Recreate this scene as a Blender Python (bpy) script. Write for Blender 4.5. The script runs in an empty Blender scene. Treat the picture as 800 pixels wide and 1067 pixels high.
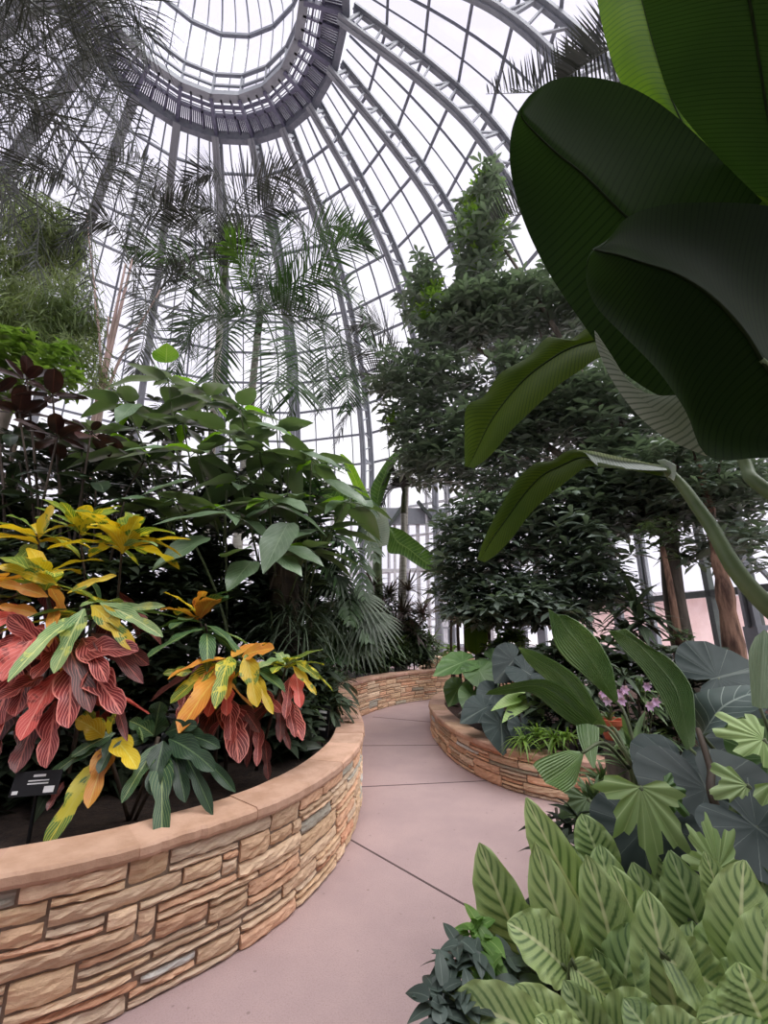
import bpy, math
import numpy as np
from mathutils import Vector
rng = np.random.default_rng(7)
SC = bpy.context.scene
COL = SC.collection
PI = math.pi

# ------------------------------------------------------------------ camera
F, T, EYE = 450.0, 0.262, 1.55
cam = bpy.data.cameras.new('camera'); co = bpy.data.objects.new('camera', cam); COL.objects.link(co)
cam.sensor_fit = 'HORIZONTAL'; cam.sensor_width = 36; cam.lens = 36*F/800
cam.clip_start = 0.05; cam.clip_end = 500
co.location = (0, 0, EYE); co.rotation_euler = (PI/2+T, 0, 0)
SC.camera = co

def D(u, v, y):
    """world point seen at photo position (u, v), y metres ahead"""
    a = (u-400)/F; b = (533.5-v)/F
    d = np.array([a, math.cos(T)-b*math.sin(T), math.sin(T)+b*math.cos(T)])
    return d*(y/d[1])+np.array([0, 0, EYE])
def A(*p): return np.array(p, float)
def nrm(v):
    v = np.asarray(v, float)
    return v/np.maximum(np.linalg.norm(v, axis=-1, keepdims=True), 1e-9)
def U(a, b, n=None): return rng.uniform(a, b, n)

# ------------------------------------------------------------------ mesh builder
class MB:
    def __init__(s): s.v = []; s.f = []; s.uv = []; s.t = []; s.n = 0
    def grids(s, P, tint=None, uv=None, closed=False):
        """P (k,nu,nv,3): k grids of quads"""
        P = np.asarray(P, float); k, nu, nv, _ = P.shape
        idx = np.arange(k*nu*nv).reshape(k, nu, nv)+s.n
        if closed: idx = np.concatenate([idx, idx[:, :, :1]], 2)
        q = np.stack([idx[:, :-1, :-1], idx[:, 1:, :-1], idx[:, 1:, 1:], idx[:, :-1, 1:]], -1).reshape(-1, 4)
        if uv is None:
            a, b = np.meshgrid(np.linspace(0, 1, nu), np.linspace(0, 1, nv), indexing='ij')
            uv = np.broadcast_to(np.stack([a, b], -1), (k, nu, nv, 2))
        if tint is None: tint = np.ones((k, 3))
        tint = np.asarray(tint, float).reshape(-1, 3) if np.ndim(tint) > 1 or np.size(tint) == 3 else np.asarray(tint, float).reshape(-1, 1)*np.ones(3)
        tt = np.broadcast_to(tint[:, None, None, :], (k, nu, nv, 3))
        s.v.append(P.reshape(-1, 3)); s.f.append(q); s.uv.append(uv.reshape(-1, 2)); s.t.append(tt.reshape(-1, 3)); s.n += k*nu*nv
        return s
    def grid(s, P, tint=None, uv=None, closed=False):
        return s.grids(np.asarray(P)[None], None if tint is None else np.atleast_2d(tint), None if uv is None else np.asarray(uv)[None], closed)
    def tube(s, pts, r, n=8, tint=None, cap=True):
        pts = np.asarray(pts, float); m = len(pts)
        r = np.broadcast_to(np.asarray(r, float), (m,)).copy()
        if cap:
            pts = np.concatenate([pts[:1], pts, pts[-1:]]); r = np.concatenate([[1e-4], r, [1e-4]])
        tg = np.gradient(pts, axis=0)
        if cap: tg[0] = tg[1] = pts[2]-pts[1]; tg[-1] = tg[-2] = pts[-2]-pts[-3]
        tg = nrm(tg)
        ref = A(0, 0, 1) if abs(tg[:, 2]).mean() < .8 else A(1, 0.13, 0)
        a = nrm(np.cross(tg, ref)); b = np.cross(tg, a)
        th = np.arange(n)*2*PI/n
        P = pts[:, None]+r[:, None, None]*(np.cos(th)[None, :, None]*a[:, None]+np.sin(th)[None, :, None]*b[:, None])
        return s.grid(P, tint, closed=True)
    def bar(s, p, q, w, h, up=(0, 0, 1), tint=None):
        """box bar from p to q, w across, h along 'up'"""
        p, q = A(*p), A(*q); t = nrm(q-p); a = np.cross(t, up)
        if np.linalg.norm(a) < 1e-3: a = np.cross(t, A(1, 0, 0))
        a = nrm(a)*w/2; b = nrm(np.cross(a, t))*h/2
        sec = lambda c: [c-a-b, c+a-b, c+a+b, c-a+b]
        P = [[p]*4, sec(p), sec(q), [q]*4]
        return s.grid(P, tint, closed=True)
    def sweep(s, pts, secs, tint=None, closed=True):
        return s.grid(secs, tint, closed=closed)
    def build(s, name, mat, parent=None, smooth=True, kind=None):
        me = bpy.data.meshes.new(name)
        v = np.concatenate(s.v); f = np.concatenate(s.f).astype(np.int32); uv = np.concatenate(s.uv); t = np.concatenate(s.t)
        if parent is not None: v = v-np.array(wloc(parent))
        me.vertices.add(len(v)); me.vertices.foreach_set('co', v.ravel())
        me.loops.add(f.size); me.loops.foreach_set('vertex_index', f.ravel())
        me.polygons.add(len(f)); me.polygons.foreach_set('loop_start', np.arange(len(f), dtype=np.int32)*4)
        me.update(calc_edges=True)
        me.polygons.foreach_set('use_smooth', np.full(len(f), smooth))
        l = me.uv_layers.new(name='UVMap'); l.data.foreach_set('uv', uv[f.ravel()].ravel())
        ca = me.color_attributes.new('tint', 'FLOAT_COLOR', 'POINT')
        ca.data.foreach_set('color', np.concatenate([t, np.ones((len(t), 1))], 1).ravel())
        me.materials.append(mat)
        o = bpy.data.objects.new(name, me); COL.objects.link(o)
        if parent is not None: o.parent = parent
        if kind: o['kind'] = kind
        return o
def wloc(o):
    p = Vector((0, 0, 0))
    while o is not None: p = p+o.location; o = o.parent
    return p
def thing(name, label, cat, loc=(0, 0, 0), group=None, kind=None):
    o = bpy.data.objects.new(name, None); COL.objects.link(o); o.location = [float(c) for c in loc]
    o.empty_display_size = .1
    return tag(o, label, cat, group, kind)
def tag(o, label, cat, group=None, kind=None):
    o['label'] = label; o['category'] = cat
    if group: o['group'] = group
    if kind: o['kind'] = kind
    return o
def spl(pts, n):
    """Catmull-Rom through pts, n samples"""
    p = np.asarray(pts, float); p = np.concatenate([[2*p[0]-p[1]], p, [2*p[-1]-p[-2]]])
    m = len(p)-3; x = np.linspace(0, m, n); i = np.minimum(x.astype(int), m-1); t = (x-i)
    t = t.reshape(-1, *([1]*(p.ndim-1)))
    a, b, c, d = p[i], p[i+1], p[i+2], p[i+3]
    return .5*(2*b+(c-a)*t+(2*a-5*b+4*c-d)*t*t+(3*b-a-3*c+d)*t**3)
def prof(kind, nu):
    t = np.linspace(0, 1, nu)
    if kind == 'lance': w = np.sin(PI*np.clip(t*.97+.02, 0, 1)**.85)
    elif kind == 'ovate': w = np.sin(PI*np.clip(t*.97+.03, 0, 1)**.62)**.85
    elif kind == 'oval': w = np.sqrt(np.clip(1-(2*t-1)**2, 0, 1))
    elif kind == 'strap': w = np.minimum(1, t*6+.35)*(1-t**3.2)
    elif kind == 'obov': w = np.sin(PI*np.clip(t*.97+.02, 0, 1)**1.5)**.8
    elif kind == 'croton':
        w = np.interp(t, [0, .08, .2, .36, .5, .6, .72, .85, .95, 1], [.08, .3, .75, 1, .8, .5, .66, .62, .36, .05])
    elif kind == 'croton2': w = np.interp(t, [0, .1, .3, .55, .75, .9, 1], [.08, .3, .8, 1, .85, .5, .05])
    elif kind == 'cal': w = np.interp(t, [0, .06, .18, .4, .6, .8, .93, 1], [.12, .5, .85, 1, .95, .72, .36, .04])
    return np.maximum(w, .03)
def leaves(mb, base, dirs, nh, L, W, pk='lance', nu=5, nv=3, droop=.25, fold=.25, wavy=0., waven=4, tint=None, arch=0.):
    base = np.atleast_2d(base).astype(float); k = len(base)
    dirs = nrm(np.broadcast_to(np.asarray(dirs, float), (k, 3))); nh = np.broadcast_to(np.asarray(nh, float), (k, 3))
    L = np.broadcast_to(np.asarray(L, float), (k,)); W = np.broadcast_to(np.asarray(W, float), (k,)); dr = np.broadcast_to(np.asarray(droop, float), (k,))
    t = np.linspace(0, 1, nu); w = prof(pk, nu)
    c = base[:, None]+dirs[:, None]*(L[:, None]*t)[..., None]
    c = c+A(0, 0, -1)*(dr[:, None]*L[:, None]*t**2)[..., None]
    s0 = nrm(np.cross(dirs, nh)); n0 = np.cross(s0, dirs)
    if arch: c = c+n0[:, None]*(arch*L[:, None]*np.sin(PI*t))[..., None]
    tg = nrm(np.gradient(c, axis=1)) if nu > 2 else np.repeat(nrm(c[:, -1:]-c[:, :1]), nu, 1)
    n = nrm(n0[:, None]-tg*(n0[:, None]*tg).sum(-1, keepdims=True)); sd = np.cross(n, tg)
    v = np.linspace(-1, 1, nv)
    half = (W[:, None]/2*w)
    P = c[:, :, None]+sd[:, :, None]*(half[..., None]*v*math.cos(fold))[..., None]+n[:, :, None]*(half[..., None]*abs(v)*math.sin(fold))[..., None]
    if wavy:
        ph = U(0, 6.28, k)
        r = wavy*W[:, None, None]*np.sin(t[None, :, None]*waven*2*PI+ph[:, None, None]+np.sign(v)[None, None]*.6)*(abs(v)**1.5)[None, None]*np.minimum(1, 4*t*(1-t)+.1)[None, :, None]
        P = P+n[:, :, None]*r[..., None]
    mb.grids(P, tint)
    return c
def loft(mb, st, y, bulge=0., n=24, nv=13, pleat=0, pamp=.0, tint=None, curl=0.):
    """leaf from stations ((L),(M),(R)) photo points; y = list of (yL,yM,yR) metres ahead"""
    Lp = [D(*s[0], q[0]) for s, q in zip(st, y)]; Mp = [D(*s[1], q[1]) for s, q in zip(st, y)]; Rp = [D(*s[2], q[2]) for s, q in zip(st, y)]
    Lp, Mp, Rp = spl(Lp, n), spl(Mp, n), spl(Rp, n)
    v = np.linspace(-1, 1, nv)
    P = np.where(v[None, :, None] < 0, Mp[:, None]*(1+v)[None, :, None]-Lp[:, None]*v[None, :, None], Mp[:, None]*(1-v)[None, :, None]+Rp[:, None]*v[None, :, None])
    N = nrm(np.cross(np.gradient(Mp, axis=0), Rp-Lp)); wd = np.linalg.norm(Rp-Lp, axis=1)
    P = P+N[:, None]*(bulge*wd[:, None]*np.sin(PI*abs(v))[None])[..., None]
    if pleat:
        z = np.abs(((v+1)/2*pleat) % 1-.5)*2-.5
        P = P+N[:, None]*(pamp*wd[:, None]*z[None])[..., None]
    mb.grid(P, tint)
    return Mp

# ------------------------------------------------------------------ materials
class NT:
    def __init__(s, m): s.t = m.node_tree; s.t.nodes.clear()
    def n(s, ty, **kw):
        nd = s.t.nodes.new(ty)
        for k, v in kw.items():
            if k.startswith('i_'):
                key = k[2:]; key = int(key) if key.isdigit() else key.replace('_', ' ')
                sk = nd.inputs[key]
                if isinstance(v, bpy.types.NodeSocket): s.t.links.new(v, sk)
                else: sk.default_value = v
            else: setattr(nd, k, v)
        return nd
    def m(s, op, a, b=0., c=None, clamp=False):
        nd = s.n('ShaderNodeMath', operation=op, use_clamp=clamp)
        for i, x in enumerate((a, b, c)):
            if x is None: continue
            if isinstance(x, bpy.types.NodeSocket): s.t.links.new(x, nd.inputs[i])
            else: nd.inputs[i].default_value = x
        return nd.outputs[0]
    def mix(s, f, a, b, bt='MIX'):
        nd = s.n('ShaderNodeMix', data_type='RGBA', blend_type=bt)
        for i, x in ((0, f), (6, a), (7, b)):
            if isinstance(x, bpy.types.NodeSocket): s.t.links.new(x, nd.inputs[i])
            elif i == 0: nd.inputs[0].default_value = x
            else: nd.inputs[i].default_value = tuple(x)+(1,) if len(x) == 3 else x
        return nd.outputs[2]
    def noise(s, scale, detail=3, co=None, rough=.5):
        nd = s.n('ShaderNodeTexNoise'); nd.inputs['Scale'].default_value = scale; nd.inputs['Detail'].default_value = detail; nd.inputs['Roughness'].default_value = rough
        if co is not None: s.t.links.new(co, nd.inputs['Vector'])
        return nd.outputs[0]
    def ss(s, x, lo, hi):
        nd = s.n('ShaderNodeMapRange', interpolation_type='SMOOTHSTEP'); s.t.links.new(x, nd.inputs[0]); nd.inputs[1].default_value = lo; nd.inputs[2].default_value = hi
        return nd.outputs[0]
    def out(s, sh): s.t.links.new(sh, s.n('ShaderNodeOutputMaterial').inputs[0])
def srgb(r, g, b): return tuple(((c/255)/12.92 if c/255 <= .04045 else ((c/255+.055)/1.055)**2.4) for c in (r, g, b))
def newmat(name):
    m = bpy.data.materials.new(name); m.use_nodes = True
    return m, NT(m)
def leafmat(name, c1, c2, vein=None, nv=8, slant=.35, vw=.2, midw=.05, rough=.4, trans=.25, back=None, nscale=6., ns=(.35, .65), edge=None, blot=None, spec=.35, tcol=None):
    m, N = newmat(name)
    geo = N.n('ShaderNodeNewGeometry'); tc = N.n('ShaderNodeTexCoord'); oi = N.n('ShaderNodeObjectInfo')
    sep = N.n('ShaderNodeSeparateXYZ', i_0=tc.outputs['UV']); u, v = sep.outputs[0], sep.outputs[1]
    a = N.m('MULTIPLY', N.m('ABSOLUTE', N.m('SUBTRACT', v, .5)), 2.)
    off = N.n('ShaderNodeVectorMath', operation='ADD', i_0=tc.outputs['Object'])
    N.t.links.new(oi.outputs['Random'], off.inputs[1])
    nz = N.noise(nscale, 3, tc.outputs['Object'])
    col = N.mix(N.ss(nz, *ns), c1, c2)
    if blot is not None:    # blotches: colour, scale, lo, hi
        col = N.mix(N.ss(N.noise(blot[1], 4, tc.outputs['Object'], .6), blot[2], blot[3]), col, blot[0])
    if vein is not None:
        fr = N.m('FRACT', N.m('MULTIPLY', N.m('SUBTRACT', u, N.m('MULTIPLY', a, slant)), nv))
        tri = N.m('MULTIPLY', N.m('ABSOLUTE', N.m('SUBTRACT', fr, .5)), 2.)
        ln = N.ss(tri, 1-vw, 1-vw*.4)
        md = N.m('SUBTRACT', 1., N.ss(a, midw*.6, midw*1.4))
        col = N.mix(N.m('MAXIMUM', ln, md) if vw > 0 else md, col, vein)
    if edge is not None: col = N.mix(N.ss(a, edge[1], edge[1]+.12), col, edge[0])
    if back is not None: col = N.mix(geo.outputs['Backfacing'], col, back)
    at = N.n('ShaderNodeAttribute', attribute_name='tint')
    col = N.mix(1., col, at.outputs['Color'], 'MULTIPLY')
    hv = N.n('ShaderNodeHueSaturation', i_Color=col)
    N.t.links.new(N.m('ADD', .70, N.m('MULTIPLY', oi.outputs['Random'], .30)), hv.inputs['Value'])
    col = hv.outputs[0]
    p = N.n('ShaderNodeBsdfPrincipled'); N.t.links.new(col, p.inputs['Base Color']); p.inputs['Roughness'].default_value = rough; p.inputs['Specular IOR Level'].default_value = spec
    tr = N.n('ShaderNodeBsdfTranslucent')
    N.t.links.new(N.mix(1., col, tcol or (1.5, 1.6, .7), 'MULTIPLY'), tr.inputs[0])
    mx = N.n('ShaderNodeMixShader', i_0=trans); N.t.links.new(p.outputs[0], mx.inputs[1]); N.t.links.new(tr.outputs[0], mx.inputs[2])
    N.out(mx.outputs[0])
    return m
def solid(name, c1, c2=None, rough=.6, nscale=8., metal=0., bump=0., bscale=30., tint=False, spec=.4, stretch=None):
    m, N = newmat(name)
    tc = N.n('ShaderNodeTexCoord'); co = tc.outputs['Object']
    if stretch: co = N.n('ShaderNodeVectorMath', operation='MULTIPLY', i_0=co, i_1=stretch).outputs[0]
    col = N.mix(N.ss(N.noise(nscale, 5, co, .6), .35, .68), c1, c2 or c1)
    if tint: col = N.mix(1., col, N.n('ShaderNodeAttribute', attribute_name='tint').outputs['Color'], 'MULTIPLY')
    p = N.n('ShaderNodeBsdfPrincipled'); N.t.links.new(col, p.inputs['Base Color']); p.inputs['Roughness'].default_value = rough; p.inputs['Metallic'].default_value = metal; p.inputs['Specular IOR Level'].default_value = spec
    if bump:
        b = N.n('ShaderNodeBump'); b.inputs['Strength'].default_value = bump; b.inputs['Distance'].default_value = .02
        N.t.links.new(N.noise(bscale, 6, co, .65), b.inputs['Height']); N.t.links.new(b.outputs[0], p.inputs['Normal'])
    N.out(p.outputs[0]); return m
def glassmat(name, tint=(.96, .955, .985), refl=.05, haze=.0):
    m, N = newmat(name)
    tr = N.n('ShaderNodeBsdfTransparent'); tr.inputs[0].default_value = (*tint, 1)
    gl = N.n('ShaderNodeBsdfGlossy'); gl.inputs['Roughness'].default_value = .05
    mx = N.n('ShaderNodeMixShader', i_0=refl); N.t.links.new(tr.outputs[0], mx.inputs[1]); N.t.links.new(gl.outputs[0], mx.inputs[2])
    N.out(mx.outputs[0]); return m
M = {}
S = srgb
M['steel'] = solid('painted_steel', S(132, 136, 142), S(118, 122, 129), .5, 1.5)
M['steel_dark'] = solid('grey_bar', S(108, 112, 122), S(94, 98, 108), .55)
M['grating'] = solid('catwalk_grating', S(98, 98, 118), S(84, 84, 104), .6)
M['white_frame'] = solid('white_painted_frame', S(205, 205, 208), S(185, 186, 190), .5)
M['dark_frame'] = solid('darkened_frame', S(70, 78, 74), S(58, 64, 62), .5)  # on the right-hand bays, backlit darkness is put into the frame colour
M['glass'] = glassmat('greenhouse_glass')
def path_mat():
    m, N = newmat('pink_concrete')
    tc = N.n('ShaderNodeTexCoord'); co = tc.outputs['Object']
    big = N.noise(1.1, 4, co, .6); fine = N.noise(140, 2, co); vo = N.n('ShaderNodeTexVoronoi'); vo.inputs['Scale'].default_value = 55; N.t.links.new(co, vo.inputs['Vector'])
    col = N.mix(N.ss(big, .3, .7), S(186, 161, 158), S(170, 147, 146))
    col = N.mix(N.m('MULTIPLY', N.ss(fine, .4, .7), .35), col, S(150, 127, 125))
    col = N.mix(N.m('MULTIPLY', N.m('SUBTRACT', 1., N.ss(vo.outputs[0], .1, .2)), .25), col, S(120, 98, 92))
    vp = N.n('ShaderNodeTexVoronoi'); vp.inputs['Scale'].default_value = 9; N.t.links.new(co, vp.inputs['Vector'])
    col = N.mix(N.m('MULTIPLY', N.m('SUBTRACT', 1., N.ss(vp.outputs[0], .05, .09)), .5), col, S(110, 92, 88))
    p = N.n('ShaderNodeBsdfPrincipled'); N.t.links.new(col, p.inputs['Base Color']); p.inputs['Roughness'].default_value = .6
    b = N.n('ShaderNodeBump'); b.inputs['Strength'].default_value = .25; b.inputs['Distance'].default_value = .005; N.t.links.new(fine, b.inputs['Height']); N.t.links.new(b.outputs[0], p.inputs['Normal'])
    N.out(p.outputs[0]); return m
M['path'] = path_mat()
M['joint'] = solid('joint_filler', S(88, 72, 72), None, .9)
M['stone'] = solid('ledge_stone', (1, 1, 1), (.86, .82, .78), .8, 16., bump=.55, bscale=24., tint=True, spec=.25, stretch=(1, 1, 3))
M['mortar'] = solid('mortar', S(150, 130, 114), S(124, 108, 94), .95, 20., bump=.4)
M['cap'] = solid('sandstone_cap', S(204, 166, 144), S(184, 146, 122), .75, 5., bump=.35, bscale=18., tint=True, spec=.3)
M['soil'] = solid('dark_soil', S(58, 46, 38), S(38, 30, 26), .95, 14., bump=.8, bscale=40.)
M['mulch'] = solid('mulch', S(96, 72, 62), S(62, 46, 40), .95, 30., bump=.8, bscale=60.)
M['bark'] = solid('grey_bark', S(112, 104, 94), S(78, 72, 64), .85, 7., bump=.6, bscale=20., stretch=(1, 1, .25))
M['bark_brown'] = solid('peeling_brown_bark', S(164, 128, 108), S(76, 54, 46), .85, 9., bump=1., bscale=16., stretch=(1.5, 1.5, .22))
M['bark_pink'] = solid('pink_stem', S(190, 160, 154), S(156, 138, 128), .6, 5., bump=.2, stretch=(1, 1, .4))
M['palm_trunk'] = solid('palm_trunk', S(176, 172, 162), S(140, 138, 128), .7, 5., bump=.3, stretch=(.3, .3, 3))
M['stem'] = solid('green_stem', S(88, 100, 64), S(66, 74, 48), .5, 6.)
M['stem_dark'] = solid('brown_stem', S(70, 58, 46), S(52, 42, 36), .7, 8.)
M['terracotta'] = solid('terracotta', S(190, 96, 70), S(168, 80, 58), .7, 10.)
M['black_plastic'] = solid('black_plastic', S(28, 28, 30), None, .4)
M['white_print'] = solid('white_print', S(225, 225, 225), None, .6)
M['rock'] = solid('pale_rock', S(196, 190, 178), S(150, 142, 130), .85, 9., bump=.5)
# leaves
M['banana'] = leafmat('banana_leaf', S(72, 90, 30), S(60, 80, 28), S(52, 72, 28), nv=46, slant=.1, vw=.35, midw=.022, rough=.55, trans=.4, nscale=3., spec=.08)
M['banana_dark'] = leafmat('banana_leaf_shade', S(44, 66, 30), S(38, 58, 28), S(32, 52, 22), nv=56, slant=.08, vw=.3, midw=.02, rough=.55, trans=.3, nscale=2., spec=.05)  # darker copy of the banana leaf, its shade put into the colour
M['banana_lit'] = leafmat('backlit_banana_leaf', S(98, 130, 40), S(84, 116, 36), S(78, 110, 40), nv=46, slant=.1, vw=.35, midw=.022, rough=.55, trans=.5, nscale=3., spec=.08)  # brighter copy of the banana leaf, light from behind put into the colour
M['banana_fold'] = leafmat('folded_banana_margin', S(190, 200, 190), S(170, 184, 172), S(128, 144, 130), nv=26, slant=.0, vw=.4, midw=.004, rough=.5, trans=.2, nscale=2.)
M['banana_back'] = leafmat('banana_leaf_underside', S(186, 196, 184), S(166, 180, 166), S(140, 156, 140), nv=26, slant=.1, vw=.4, midw=.02, rough=.5, trans=.2, nscale=2.)
M['banana_far'] = leafmat('far_banana_leaf', S(84, 120, 54), S(66, 100, 46), S(120, 150, 90), nv=20, slant=.1, vw=.2, midw=.05, rough=.45, trans=.3)
M['banana_young'] = leafmat('young_banana_leaf', S(150, 196, 62), S(128, 178, 52), S(176, 210, 96), nv=24, slant=.1, vw=.2, midw=.06, rough=.45, trans=.4)
M['petiole'] = solid('banana_petiole', S(98, 116, 74), S(76, 96, 58), .45, 4.)
M['broad'] = leafmat('broad_grey_green_leaf', S(118, 140, 110), S(92, 118, 84), S(140, 160, 128), nv=9, slant=.35, vw=.1, midw=.03, rough=.34, trans=.14, spec=.8, back=S(108, 130, 92))
M['broad_young'] = leafmat('young_broad_leaf', S(130, 172, 50), S(104, 150, 40), S(160, 190, 90), nv=8, slant=.35, vw=.1, midw=.04, trans=.45)
M['burgundy'] = leafmat('burgundy_rubber_leaf', S(66, 40, 38), S(48, 32, 32), S(90, 54, 50), nv=14, slant=.3, vw=.0, midw=.05, rough=.3, trans=.1, spec=.5)
M['rubber'] = leafmat('dark_rubber_leaf', S(58, 74, 52), S(42, 58, 42), S(90, 104, 80), nv=14, slant=.3, vw=.0, midw=.05, rough=.3, trans=.1, spec=.55)
M['tree'] = leafmat('tree_leaf', S(148, 162, 150), S(108, 124, 108), S(166, 176, 162), nv=6, vw=.0, midw=.06, rough=.36, trans=.25, nscale=1.2, spec=.8, back=S(124, 138, 120), tcol=(1.1, 1.3, .8))
M['tree_young'] = leafmat('tree_young_leaf', S(128, 160, 70), S(98, 134, 58), S(140, 164, 96), nv=6, vw=.0, midw=.06, rough=.4, trans=.35, nscale=2.)
M['palm'] = leafmat('palm_leaflet', S(76, 80, 74), S(60, 64, 60), rough=.5, trans=.06, nscale=1.5)
M['palm_green'] = leafmat('bright_palm_leaflet', S(104, 142, 48), S(78, 116, 40), rough=.45, trans=.35, nscale=1.5)
M['palm_deep'] = leafmat('deep_palm_leaflet', S(66, 92, 54), S(50, 74, 44), rough=.4, trans=.22, nscale=1.5)
M['fine'] = leafmat('fine_drooping_leaf', S(152, 168, 118), S(118, 138, 90), rough=.5, trans=.3, nscale=1.)
M['lime'] = leafmat('lime_shrub_leaf', S(126, 156, 76), S(96, 128, 60), S(140, 166, 92), vw=0, midw=.06, rough=.45, trans=.4, nscale=2.)
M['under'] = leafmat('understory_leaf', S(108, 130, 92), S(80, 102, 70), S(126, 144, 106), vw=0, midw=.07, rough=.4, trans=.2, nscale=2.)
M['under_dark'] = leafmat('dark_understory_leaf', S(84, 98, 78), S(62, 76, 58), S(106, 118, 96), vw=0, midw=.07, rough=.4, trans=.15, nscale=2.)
M['purple'] = leafmat('purple_strap_leaf', S(84, 66, 68), S(62, 64, 54), rough=.4, trans=.15, nscale=3.)
M['pleat'] = leafmat('pleated_palm_leaf', S(110, 138, 84), S(86, 116, 66), S(130, 154, 104), nv=1, vw=0, midw=.02, rough=.42, trans=.22, nscale=3., spec=.45)
M['pleat_pale'] = leafmat('pale_pleated_leaf', S(146, 164, 136), S(120, 142, 112), S(160, 176, 150), nv=1, vw=0, midw=.02, rough=.5, trans=.25, nscale=3.)
M['lobed'] = leafmat('light_green_lobed_leaf', S(178, 202, 140), S(156, 186, 116), S(196, 218, 156), nv=15, slant=.0, vw=.16, midw=.004, rough=.45, trans=.3, nscale=4.)
M['ear'] = leafmat('slate_elephant_ear', S(62, 74, 72), S(48, 60, 58), S(96, 106, 100), nv=6, slant=.0, vw=.05, midw=.02, rough=.5, trans=.1, nscale=4., spec=.2)
M['ear_vein'] = leafmat('slate_leaf_feather_veins', S(84, 98, 94), S(68, 82, 78), S(140, 152, 144), nv=8, slant=.3, vw=.1, midw=.04, rough=.45, trans=.12, nscale=4., spec=.25)
M['ear_green'] = leafmat('green_taro_leaf', S(104, 136, 84), S(82, 114, 66), S(132, 158, 112), nv=6, slant=.0, vw=.08, midw=.02, rough=.4, trans=.25, nscale=4.)
M['cover'] = leafmat('slate_groundcover_leaf', S(98, 112, 104), S(76, 90, 82), S(118, 130, 120), vw=0, midw=.06, rough=.4, trans=.12, nscale=6.)
M['cover_light'] = leafmat('light_groundcover_leaf', S(124, 158, 84), S(96, 134, 66), S(150, 176, 110), vw=0, midw=.06, rough=.45, trans=.3, nscale=6.)
def calathea_mat(name, lite, mid_, dark, rib):
    m, N = newmat(name)
    tc = N.n('ShaderNodeTexCoord'); oi = N.n('ShaderNodeObjectInfo'); geo = N.n('ShaderNodeNewGeometry')
    sep = N.n('ShaderNodeSeparateXYZ', i_0=tc.outputs['UV']); u, v = sep.outputs[0], sep.outputs[1]
    a = N.m('MULTIPLY', N.m('ABSOLUTE', N.m('SUBTRACT', v, .5)), 2.)
    nz = N.noise(5, 2, tc.outputs['Object'])
    x = N.m('MULTIPLY', N.m('SUBTRACT', N.m('ADD', u, N.m('MULTIPLY', nz, .03)), N.m('MULTIPLY', a, .27)), 9.)
    tri = N.m('MULTIPLY', N.m('ABSOLUTE', N.m('SUBTRACT', N.m('FRACT', x), .5)), 2.)
    fade = N.m('SUBTRACT', 1., N.ss(a, .45, 1.05))
    dk = N.m('MULTIPLY', N.m('MULTIPLY', N.ss(tri, .35, .95), fade), .85)
    col = N.mix(N.ss(nz, .3, .7), lite, mid_)
    col = N.mix(dk, col, dark)
    fv = N.m('FRACT', N.m('MULTIPLY', x, 5.))
    col = N.mix(N.m('MULTIPLY', N.ss(N.m('ABSOLUTE', N.m('SUBTRACT', fv, .5)), .32, .5), .22), col, dark)
    col = N.mix(N.m('SUBTRACT', 1., N.ss(a, .03, .09)), col, rib)
    col = N.mix(geo.outputs['Backfacing'], col, lite)
    hv = N.n('ShaderNodeHueSaturation', i_Color=col)
    N.t.links.new(N.m('ADD', .66, N.m('MULTIPLY', oi.outputs['Random'], .24)), hv.inputs['Value']); col = hv.outputs[0]
    p = N.n('ShaderNodeBsdfPrincipled'); N.t.links.new(col, p.inputs['Base Color']); p.inputs['Roughness'].default_value = .42; p.inputs['Specular IOR Level'].default_value = .4
    tr = N.n('ShaderNodeBsdfTranslucent'); N.t.links.new(N.mix(1., col, (1.4, 1.5, .8), 'MULTIPLY'), tr.inputs[0])
    mx = N.n('ShaderNodeMixShader', i_0=.22); N.t.links.new(p.outputs[0], mx.inputs[1]); N.t.links.new(tr.outputs[0], mx.inputs[2]); N.out(mx.outputs[0])
    return m
M['cal'] = calathea_mat('calathea_leaf', S(200, 220, 150), S(174, 200, 126), S(86, 122, 64), S(222, 230, 172))
M['cal_dark'] = calathea_mat('deep_calathea_leaf', S(170, 192, 126), S(146, 174, 108), S(70, 106, 56), S(186, 204, 146))
SALM = S(240, 146, 132)
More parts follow.
